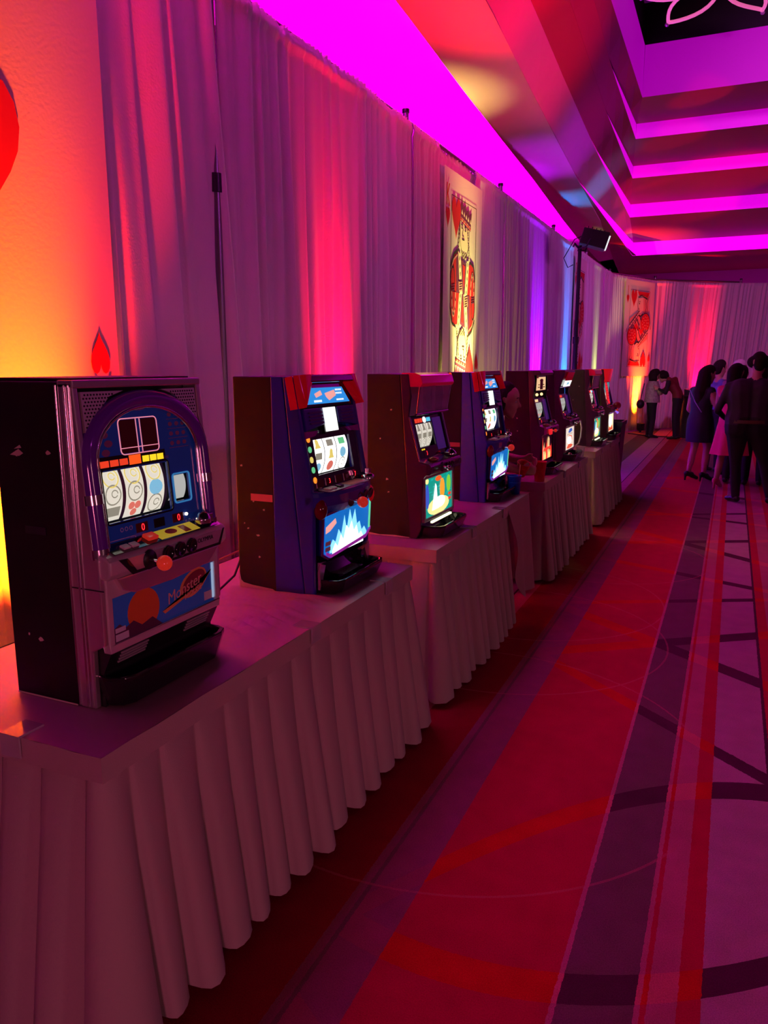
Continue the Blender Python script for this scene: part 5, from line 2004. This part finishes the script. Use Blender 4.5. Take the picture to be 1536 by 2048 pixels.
def rcone(mb, a, b, ra, rb, n=10):
    """closed tapered limb with round ends, squash-free"""
    a, b = Vector(a), Vector(b)
    d = b - a
    L = d.length
    if L < 1e-6:
        d = Vector((0, 0, 1))
    d.normalize()
    pts, rs = [], []
    for i in range(4):
        t = PI / 2 * (1 - i / 3)
        pts.append(a - d * ra * math.sin(t) * 1.0)
        rs.append(max(.0005, ra * math.cos(t)))
    for i in range(4):
        t = PI / 2 * i / 3
        pts.append(b + d * rb * math.sin(t))
        rs.append(max(.0005, rb * math.cos(t)))
    mb.tube(pts, rs, n)


def blend_body(name, segs, mats, parent, voxel=.012, smooth=6):
    """union of tapered limbs voxel-fused into one continuous surface; faces take the material of the nearest limb"""
    mb = MB()
    for sgm in segs:
        rcone(mb, sgm[0], sgm[1], sgm[2], sgm[3])
    o = mb.build(name, list(mats.values())[0])
    r = o.modifiers.new('r', 'REMESH')
    r.mode = 'VOXEL'
    r.voxel_size = voxel
    sm = o.modifiers.new('s', 'SMOOTH')
    sm.iterations = smooth
    sm.factor = .5
    bpy.context.view_layer.update()
    dg = bpy.context.evaluated_depsgraph_get()
    me = bpy.data.meshes.new_from_object(o.evaluated_get(dg))
    bpy.data.objects.remove(o, do_unlink=True)
    me.name = name
    me.materials.clear()
    keys = list(mats.keys())
    for k in keys:
        me.materials.append(mats[k])
    S_ = [(Vector(a), Vector(b), ra, rb, keys.index(rg)) for a, b, ra, rb, rg in segs]
    for p in me.polygons:
        p.use_smooth = True
        c = p.center
        best, bi = 1e9, 0
        for a, b, ra, rb, ki in S_:
            ab = b - a
            l2 = ab.length_squared
            f = 0 if l2 < 1e-9 else max(0, min(1, (c - a).dot(ab) / l2))
            dd = (c - a - ab * f).length - (ra + (rb - ra) * f)
            if dd < best:
                best, bi = dd, ki
        p.material_index = bi
    ob = bpy.data.objects.new(name, me)
    COL.objects.link(ob)
    ob.parent = parent
    return ob


def hand_segs(w, d, side, reg='skin', curl=.5, spread=(0, 0, 1), s=1.0):
    """palm and five fingers from wrist w along direction d; spread: direction across the knuckles toward the thumb"""
    w, d, k = Vector(w), Vector(d).normalized(), Vector(spread)
    k = (k - d * k.dot(d)).normalized()
    pn = d.cross(k) * side
    out = [(w, w + d * .045 * s, .020 * s, .024 * s, reg), (w + k * .018 * s, w + d * .085 * s + k * .022 * s, .017 * s, .016 * s, reg), (w - k * .016 * s, w + d * .08 * s - k * .022 * s, .016 * s, .014 * s, reg)]
    for i, (off, ln) in enumerate(((.028, .07), (.010, .08), (-.009, .074), (-.027, .056))):
        b0 = w + d * .085 * s + k * off * s
        b1 = b0 + (d * (1 - .4 * curl) + pn * curl * .8).normalized() * ln * .5 * s
        b2 = b1 + (d * (1 - 1.3 * curl) + pn * curl * 1.4).normalized() * ln * .5 * s
        out += [(b0, b1, .0095 * s, .009 * s, reg), (b1, b2, .009 * s, .0075 * s, reg)]
    t0 = w + d * .02 * s + k * .022 * s
    t1 = t0 + (k * .7 + d * .7 + pn * .2).normalized() * .042 * s
    t2 = t1 + (d + pn * .5 * curl + k * .15).normalized() * .032 * s
    out += [(t0, t1, .013 * s, .0105 * s, reg), (t1, t2, .0105 * s, .0085 * s, reg)]
    return out


def head_segs(c, f, s=1.0, reg='skin', neck=None, female=False):
    """skull, jaw, nose, ears from head centre c facing direction f"""
    c, f = Vector(c), Vector(f).normalized()
    u = Vector((0, 0, 1))
    u = (u - f * u.dot(f)).normalized()
    r = f.cross(u)
    P = lambda a, b, e: c + f * a * s + r * b * s + u * e * s
    out = [(P(-.025, 0, .035), P(.02, 0, .045), .086 * s, .080 * s, reg), (P(-.02, 0, .0), P(.03, 0, -.02), .078 * s, .064 * s, reg),
           (P(.03, 0, -.03), P(.055, 0, -.085), .056 * s, .032 * s, reg), (P(.02, .03, -.06), P(.055, .006, -.092), .03 * s, .024 * s, reg), (P(.02, -.03, -.06), P(.055, -.006, -.092), .03 * s, .024 * s, reg),
           (P(.088, 0, .022), P(.112, 0, -.018), .010 * s, .014 * s, reg), (P(.045, 0, .055), P(.055, 0, .03), .048 * s, .040 * s, reg),
           (P(.084, -.012, -.052), P(.084, .012, -.052), .011 * s, .011 * s, reg), (P(.080, -.010, -.064), P(.080, .010, -.064), .011 * s, .011 * s, reg),
           (P(-.005, .078, .0), P(-.012, .084, .025), .013 * s, .016 * s, reg), (P(-.005, -.078, .0), P(-.012, -.084, .025), .013 * s, .016 * s, reg)]
    if neck is not None:
        out.append((Vector(neck), P(-.025, 0, -.05), .056 * s, .050 * s, reg))
    return out


def eyes(c, f, parent, s=1.0):
    c, f = Vector(c), Vector(f).normalized()
    u = Vector((0, 0, 1))
    u = (u - f * u.dot(f)).normalized()
    r = f.cross(u)
    for q in (-1, 1):
        p = c + f * .072 * s + r * q * .031 * s + u * .012 * s
        e = MB().ball(p, .0125 * s, 10).build('eye', eye_m, parent)
        MB().ball(p + f * .0085 * s, .0062 * s, 8).build('iris', hair_dk, e)
        br = MB()
        br.tube([c + f * .080 * s + r * q * .046 * s + u * .036 * s, c + f * .090 * s + r * q * .030 * s + u * .042 * s, c + f * .092 * s + r * q * .012 * s + u * .036 * s], .004 * s, 6)
        br.build('eyebrow', hair_dk, parent)


def fused(name, segs, m, parent, voxel=.014, smooth=4):
    return blend_body(name, [(*q, 'a') for q in segs], {'a': m}, parent, voxel, smooth)


def shoe(parent, ankle, toe, m=None, heel=0.0):
    a, t_ = Vector(ankle), Vector(toe)
    d = (t_ - a)
    d.z = 0
    d.normalize()
    segs = [(Vector((a.x, a.y, .05 + heel)) - d * .03, Vector((a.x, a.y, .05 + heel * .7)) + d * .06, .040, .038), (Vector((a.x, a.y, .045 + heel * .5)) + d * .06, Vector((a.x, a.y, .030)) + d * .16, .036, .028)]
    if heel:
        segs.append((Vector((a.x, a.y, .05 + heel)) - d * .05, Vector((a.x, a.y, .014)) - d * .055, .020, .013))
    fused('shoe', segs, m or shoe_m, parent, .010, 3)


def standing(label, loc, rotz, J, mats, hair=None, hair_m=None, sleeve='top', voxel=.013, heel=0.0, fat=1.0, extra=(), head_dir=(0, 1, 0), shoes=True, s=1.0, hands=((.5, None), (.5, None)), legs='bottom', shin=None, feet='shoe', fore=None, show_eyes=False, cloth_seg=()):
    """person from joints J (facing local +y)"""
    t = thing('person', label, 'person', loc, rotz)
    fore = fore or sleeve
    shin = shin or legs
    g = []
    hd = Vector(J['head'])
    g += head_segs(hd, head_dir, s, neck=J['neck'])
    ck, ws, pv = Vector(J['chest']), Vector(J['waist']), Vector(J['pelvis'])
    nk = Vector(J['neck'])
    for q in (-1, 1):
        side = Vector((q, 0, 0))
        sh = Vector(J['shL' if q < 0 else 'shR'])
        el = Vector(J['elL' if q < 0 else 'elR'])
        wr = Vector(J['wrL' if q < 0 else 'wrR'])
        g.append((ck + side * .07, sh, .10 * fat, .060, 'top'))
        g.append((nk - Vector((0, 0, .02)), sh, .050, .058, 'top'))
        g.append((ck + side * .065 * fat, ws + side * .055 * fat, .105 * fat, .095 * fat, 'top'))
        g.append((ws + side * .055 * fat, pv + side * .065 * fat, .098 * fat, .105 * fat, 'top'))
        g.append((sh, el, .056, .043, sleeve))
        g.append((el, wr, .043, .029, fore))
        hp = Vector(J['hipL' if q < 0 else 'hipR'])
        kn = Vector(J['knL' if q < 0 else 'knR'])
        an = Vector(J['anL' if q < 0 else 'anR'])
        g.append((pv + side * .06 * fat, hp, .105 * fat, .098 * fat, legs))
        g.append((hp, kn, .088 * fat, .056 if shin == 'skin' else .066, legs if legs != 'skin' else 'skin'))
        g.append((kn, an - (an - kn) * .35, .052 if shin == 'skin' else .064, .048 if shin == 'skin' else .058, shin))
        g.append((an - (an - kn) * .5, an, .050 if shin == 'skin' else .060, .033 if shin == 'skin' else .050, shin))
        tdir = J.get('toeL' if q < 0 else 'toeR', (0, 1, 0))
        td = Vector(tdir).normalized()
        g.append((an, an + td * .12 - Vector((0, 0, max(0.0, an.z - .04))), .032, .026, 'skin'))
        hdn = Vector(J.get('hdL' if q < 0 else 'hdR', wr - el))
        curl = hands[0 if q < 0 else 1][0]
        spd = hands[0 if q < 0 else 1][1] or (0, 1, 0)
        g += hand_segs(wr, hdn, -q, curl=curl, spread=spd)
        if shoes:
            shoe(t, an, an + td * .1, heel=heel)
    g += list(extra)
    blend_body('body', g, mats, t, voxel)
    if show_eyes:
        eyes(hd, head_dir, t, s)
    if hair:
        fused('hair', [(Vector(a) + hd, Vector(b) + hd, ra, rb) for a, b, ra, rb in hair], hair_m, t)
    return t


def base_j(h=1.70, lean=0.0):
    k = h / 1.70
    J = dict(head=(0, .02, 1.585), neck=(0, -.01, 1.42), chest=(0, 0, 1.26), waist=(0, 0, 1.06), pelvis=(0, 0, .95),
             hipL=(-.085, 0, .88), hipR=(.085, 0, .88), knL=(-.09, .015, .48), knR=(.09, .015, .48), anL=(-.095, -.02, .08), anR=(.095, -.02, .08),
             shL=(-.175, 0, 1.375), shR=(.175, 0, 1.375), elL=(-.225, -.03, 1.10), elR=(.225, -.03, 1.10), wrL=(-.225, .06, .87), wrR=(.225, .06, .87))
    return {a: tuple(c * k for c in v) for a, v in J.items()}


short_hair = [((-0, -.02, .05), (0, .02, .075), .092, .082), ((0, -.05, .02), (0, -.06, -.02), .075, .06)]


def loft(rings, n=24):
    mb = MB()
    vs = []
    for cx, cy, z, rx, ry, wv in rings:
        for j in range(n):
            a = 2 * PI * j / n
            k = 1 + wv * math.sin(a * 7 + z)
            vs.append((cx + rx * k * math.cos(a), cy + ry * k * math.sin(a), z))
    fs = [(i * n + j, i * n + (j + 1) % n, (i + 1) * n + (j + 1) % n, (i + 1) * n + j) for i in range(len(rings) - 1) for j in range(n)]
    mb.add(vs, fs, 0, True)
    return mb


# --- big man in dark shirt, back to the camera
shirt_dk = mat('dark_plum_shirt', (.030, .014, .032), .75)
trou = mat('black_trousers', (.010, .009, .011), .8)
J = base_j(1.75)
J.update(head=(.06, .06, 1.615), neck=(.04, .0, 1.45), shL=(-.24, 0, 1.36), shR=(.25, 0, 1.36), elL=(-.35, .02, 1.08), elR=(.33, .02, 1.08), wrL=(-.25, .22, .98), wrR=(.24, .22, 1.0),
         hipL=(-.11, 0, .88), hipR=(.11, 0, .88), knL=(-.11, .02, .48), knR=(.20, .02, .48), anL=(-.08, -.03, .08), anR=(.29, -.03, .08), toeL=(-.5, .8, 0), toeR=(.5, .8, 0))
m_ = standing('large man in a dark shirt and black trousers with his back turned, at right', (.21, 10.0, 0), .05, J,
              {'top': shirt_dk, 'bottom': trou, 'skin': skin_m}, short_hair + [((-.06, 0, .03), (.06, 0, .03), .075, .075)], hair_dk, fat=1.6, head_dir=(.45, .9, -.05), hands=((.8, (0, 0, 1)), (.8, (0, 0, 1))))
bl = loft([(0, 0, .945, .258, .187, 0), (0, 0, .985, .260, .189, 0)], 28)
bl.build('belt', mat('brown_belt', (.10, .05, .03), .4), m_)

# --- woman in a short black dress, long dark hair, block heels
dress_blk = mat('navy_black_dress', (.012, .009, .022), .7)
J = base_j(1.56)
J.update(head=(.03, .05, 1.47), anL=(-.10, -.05, .13), anR=(.08, .05, .13), knL=(-.09, .02, .50), knR=(.08, .08, .50), elL=(-.24, .02, 1.00), wrL=(-.20, .17, .86), elR=(.24, .06, 1.02), wrR=(.16, .25, 1.05))
wd = standing('woman in a short black dress with long dark hair and black heels', (-.37, 11.62, 0), -.75, J,
              {'top': dress_blk, 'skin': skin_m}, [((0, -.02, .05), (0, .02, .07), .092, .085), ((0, -.06, .03), (0, -.09, -.22), .090, .105), ((0, -.10, -.22), (0, -.11, -.42), .105, .06)], hair_dk,
              sleeve='skin', legs='skin', heel=.055, head_dir=(.2, 1, -.1), hands=((.4, (0, 1, 0)), (.6, (0, 0, 1))))
loft([(0, 0, .56, .185, .155, .02), (0, 0, .70, .190, .16, .01), (0, 0, .86, .188, .158, 0), (0, 0, .98, .150, .125, 0), (0, 0, 1.12, .160, .128, 0), (0, 0, 1.26, .172, .115, 0), (0, 0, 1.32, .15, .08, 0)], 28).build('dress', dress_blk, wd)
st_ = MB()
st_.tube([(-.10, -.125, 1.27), (.02, -.145, 1.12), (.14, -.13, .98)], .006, 6)
st_.build('bag_strap', mat('lilac_strap', (.35, .25, .45), .5), wd)

# --- woman in a pink dress, mostly hidden
pink_d = mat('hot_pink_dress', (.80, .035, .16), .6)
J = base_j(1.60)
J.update(anL=(-.10, -.12, .12), anR=(.08, .06, .10), knL=(-.09, .0, .50), elL=(-.23, .10, 1.12), wrL=(-.12, .28, 1.22), elR=(.22, .10, 1.12), wrR=(.12, .28, 1.2))
wp = standing('woman in a bright pink dress and pale strappy heels beside the large man', (.03, 11.05, 0), -.35, J,
              {'top': pink_d, 'skin': skin_m}, [((0, -.02, .05), (0, .02, .07), .095, .085), ((0, -.06, .03), (0, -.09, -.24), .092, .085)], hair_dk, sleeve='skin', legs='skin', heel=.0, shoes=False, head_dir=(.1, 1, -.35), hands=((.6, (0, 0, 1)), (.6, (0, 0, 1))))
loft([(0, -.02, .46, .235, .195, .07), (0, -.01, .62, .205, .17, .06), (0, 0, .82, .175, .15, .04), (0, 0, .98, .140, .118, 0), (0, 0, 1.14, .160, .128, 0), (0, 0, 1.28, .172, .112, 0), (0, 0, 1.34, .14, .07, 0)], 56).build('dress', pink_d, wp)
for an in ((-.10, -.12), (.08, .06)):
    shoe(wp, (an[0], an[1], .1), (an[0], an[1] + .1, 0), mat('rose_shoe', (.6, .12, .16), .4), heel=.07)

# --- people crowding behind
J = base_j(1.66)
J.update(elR=(.20, .18, 1.25), wrR=(.10, .38, 1.33))
standing('person with short dark hair and a pale blue shirt at the back of the crowd', (-.20, 12.75, 0), -.5, J,
         {'top': mat('pale_blue_shirt', (.14, .16, .42), .7), 'bottom': trou, 'skin': skin_m}, short_hair, hair_dk, head_dir=(.4, 1, -.2))
J = base_j(1.66)
standing('white-haired person bending forward in the crowd', (.06, 12.35, 0), -.6, J,
         {'top': mat('mauve_top', (.28, .10, .20), .7), 'bottom': trou, 'skin': skin_m}, short_hair + [((0, -.03, .02), (0, -.07, -.05), .085, .07)], hair_wh, head_dir=(.3, 1, -.4))
J = base_j(1.57)
J.update(elL=(-.22, .16, 1.22), wrL=(-.12, .36, 1.16))
standing('dark-haired person between the white-haired person and the large man', (.10, 11.6, 0), -.2, J,
         {'top': mat('black_top', (.016, .012, .016), .7), 'bottom': trou, 'skin': skin_m}, short_hair + [((0, -.06, 0), (0, -.08, -.12), .085, .07)], hair_dk, head_dir=(.2, 1, -.3))
J = base_j(1.62)
J.update(elL=(-.34, .10, 1.22), wrL=(-.52, .20, 1.10), hdL=(-1, .3, -.5))
standing('woman with long dark hair reaching an arm forward, just left of the large man', (.34, 11.5, 0), -.1, J,
         {'top': mat('black_top', (.016, .012, .016), .7), 'bottom': trou, 'skin': skin_m}, short_hair + [((0, -.06, 0), (0, -.10, -.25), .092, .085)], hair_dk, sleeve='skin', head_dir=(-.1, 1, -.3))

# --- couple by the far corner
pat = mat('patterned_grey_jacket', (.36, .33, .27), .8, mottle=.65, mscale=26)
J = base_j(1.50)
J.update(head=(0, .03, 1.395), elL=(-.20, .10, 1.0), wrL=(-.10, .28, 1.08), elR=(.20, .10, 1.0), wrR=(.10, .28, 1.06))
cw = standing('short-haired woman in a patterned grey jacket near the jack of hearts banner', (-1.62, 18.35, 0), -1.15, J,
              {'top': pat, 'bottom': trou, 'skin': skin_m}, [((0, -.02, .04), (0, .02, .06), .105, .095), ((-.06, -.03, 0), (-.07, -.02, -.09), .06, .05), ((.06, -.03, 0), (.07, -.02, -.09), .06, .05), ((0, -.06, 0), (0, -.06, -.09), .085, .07)], hair_dk,
              head_dir=(.1, 1, -.15), hands=((.8, (0, 0, 1)), (.8, (0, 0, 1))), show_eyes=True)
loft([(0, 0, .80, .20, .17, .02), (0, 0, .95, .185, .155, .01), (0, 0, 1.15, .185, .145, 0), (0, 0, 1.27, .16, .10, 0)], 24).build('jacket', pat, cw)
tag(MB().ball((-1.86, 18.30, .76), .13, 12, sx=.7, sy=1.0, sz=.8).tube([(-1.86, 18.30, .84), (-1.83, 18.31, 1.05), (-1.80, 18.33, 1.22)], .01, 6).build('shoulder_bag', black_pl), 'black shoulder bag hanging at the side of the woman in the grey jacket', 'bag')
vest = mat('dark_red_vest', (.16, .012, .012), .7)
J = base_j(1.66)
J.update(head=(0, .34, 1.36), neck=(0, .20, 1.30), chest=(0, .14, 1.20), waist=(0, .02, 1.02), shL=(-.19, .16, 1.31), shR=(.19, .14, 1.31), elL=(-.24, .20, 1.02), wrL=(-.20, .36, 1.10), elR=(.24, .06, 1.05), wrR=(.24, .10, .82))
standing('man in a dark red vest bending toward the woman in the grey jacket', (-1.07, 18.22, 0), 1.35, J,
         {'top': vest, 'bottom': trou, 'skin': skin_m, 'slv': mat('black_sleeve', (.012, .010, .012), .8)}, short_hair + [((-.05, 0, .03), (.05, 0, .03), .075, .075)], hair_dk, sleeve='slv', head_dir=(0, 1, -.25), show_eyes=True)

# --- woman standing in the gap between the second and third tables, in profile
tank = mat('black_tank_top', (.012, .010, .013), .7)
J = base_j(1.58)
J.update(head=(0, .10, 1.385), neck=(0, .0, 1.24), chest=(0, -.03, 1.09), waist=(0, -.06, .94), pelvis=(0, -.08, .86), shL=(-.17, -.02, 1.19), shR=(.17, -.02, 1.19),
         elL=(-.20, .05, .98), wrL=(-.12, .24, .96), elR=(.22, .06, .96), wrR=(.14, .22, .915), hdR=(-.1, 1, -.05),
         hipL=(-.08, -.08, .82), hipR=(.08, -.08, .82), knL=(-.09, -.04, .46), knR=(.09, -.04, .46), anL=(-.09, -.08, .08), anR=(.09, -.08, .08))
standing('dark-haired woman in a black top seen in profile beside the blue slot machine', (-1.565, 5.36, -.035), -1.30, J,
         {'top': tank, 'bottom': trou, 'skin': skin_m}, [((0, -.035, .050), (0, .0, .072), .093, .080), ((-.03, -.04, .02), (-.035, -.05, -.02), .066, .055), ((.03, -.04, .02), (.035, -.05, -.02), .066, .055), ((0, -.07, .02), (0, -.09, -.05), .076, .062), ((.050, -.015, .055), (.056, -.035, -.035), .046, .042), ((-.050, -.015, .055), (-.056, -.035, -.035), .046, .042)], hair_dk,
         sleeve='skin', head_dir=(.0, 1, -.12), voxel=.009, hands=((.6, (0, 0, 1)), (.9, (0, 0, 1))), show_eyes=True)
cup('red plastic cup held tilted in the hand of the woman in profile', (-1.318, 5.30, .845), .034, .046, .10, red_cup_m, tilt=(.25, .35, 0))

# --- black equipment at the far end
t = thing('equipment_table', 'black draped equipment table behind the couple', 'table', (-.78, 18.95, 0))
loft([(0, 0, .0, .30, .36, .04), (0, 0, .5, .27, .33, .03), (0, 0, .93, .26, .32, 0)], 32).build('black_drape', black_mt, t)
MB().box(-.27, .27, -.33, .33, .93, .95).build('tabletop', black_pl, t, bevel=.004)
t = thing('sound_mixer', 'small black mixing desk on the equipment table', 'mixer', (-.78, 18.95, .951))
MB().prism_y([(-.2, 0), (.2, 0), (.2, .05), (-.2, .14)], -.25, .25).build('mixer_case', black_pl, t, bevel=.006)
kn = MB()
for i in range(6):
    for j in range(3):
        kn.cyl((-.12 + .11 * j, -.2 + .08 * i, .09 - .025 * j), (-.12 + .11 * j, -.2 + .08 * i, .125 - .025 * j), .012, n=8)
kn.build('mixer_knobs', mat('grey_knob', (.3, .3, .32), .4), t, kind='stuff')
tag(MB().box(-.44, -.27, 18.70, 18.85, .701, .735).box(-.42, -.29, 18.71, 18.84, .735, .74).build('paper_tray', white_pl), 'small white tray on top of the black speaker cabinet', 'tray')
t = thing('speaker_cabinet', 'black speaker cabinet standing beside the equipment table', 'speaker', (-.36, 18.8, 0))
MB().box(-.10, .12, -.18, .18, 0, .70).build('cabinet', black_mt, t, bevel=.01)
MB().lathe((0, -.182, .45), [(.08, 0), (.06, -.01)], 14).build('speaker_ring', black_gl, t)
tag(MB().tube([(-2.2, 19.3, .012), (-1.9, 19.0, .012), (-1.5, 18.7, .012), (-1.1, 18.6, .012)], .012, 6).build('floor_cable', cable_m), 'black cable on the floor along the foot of the far drapes', 'cable')
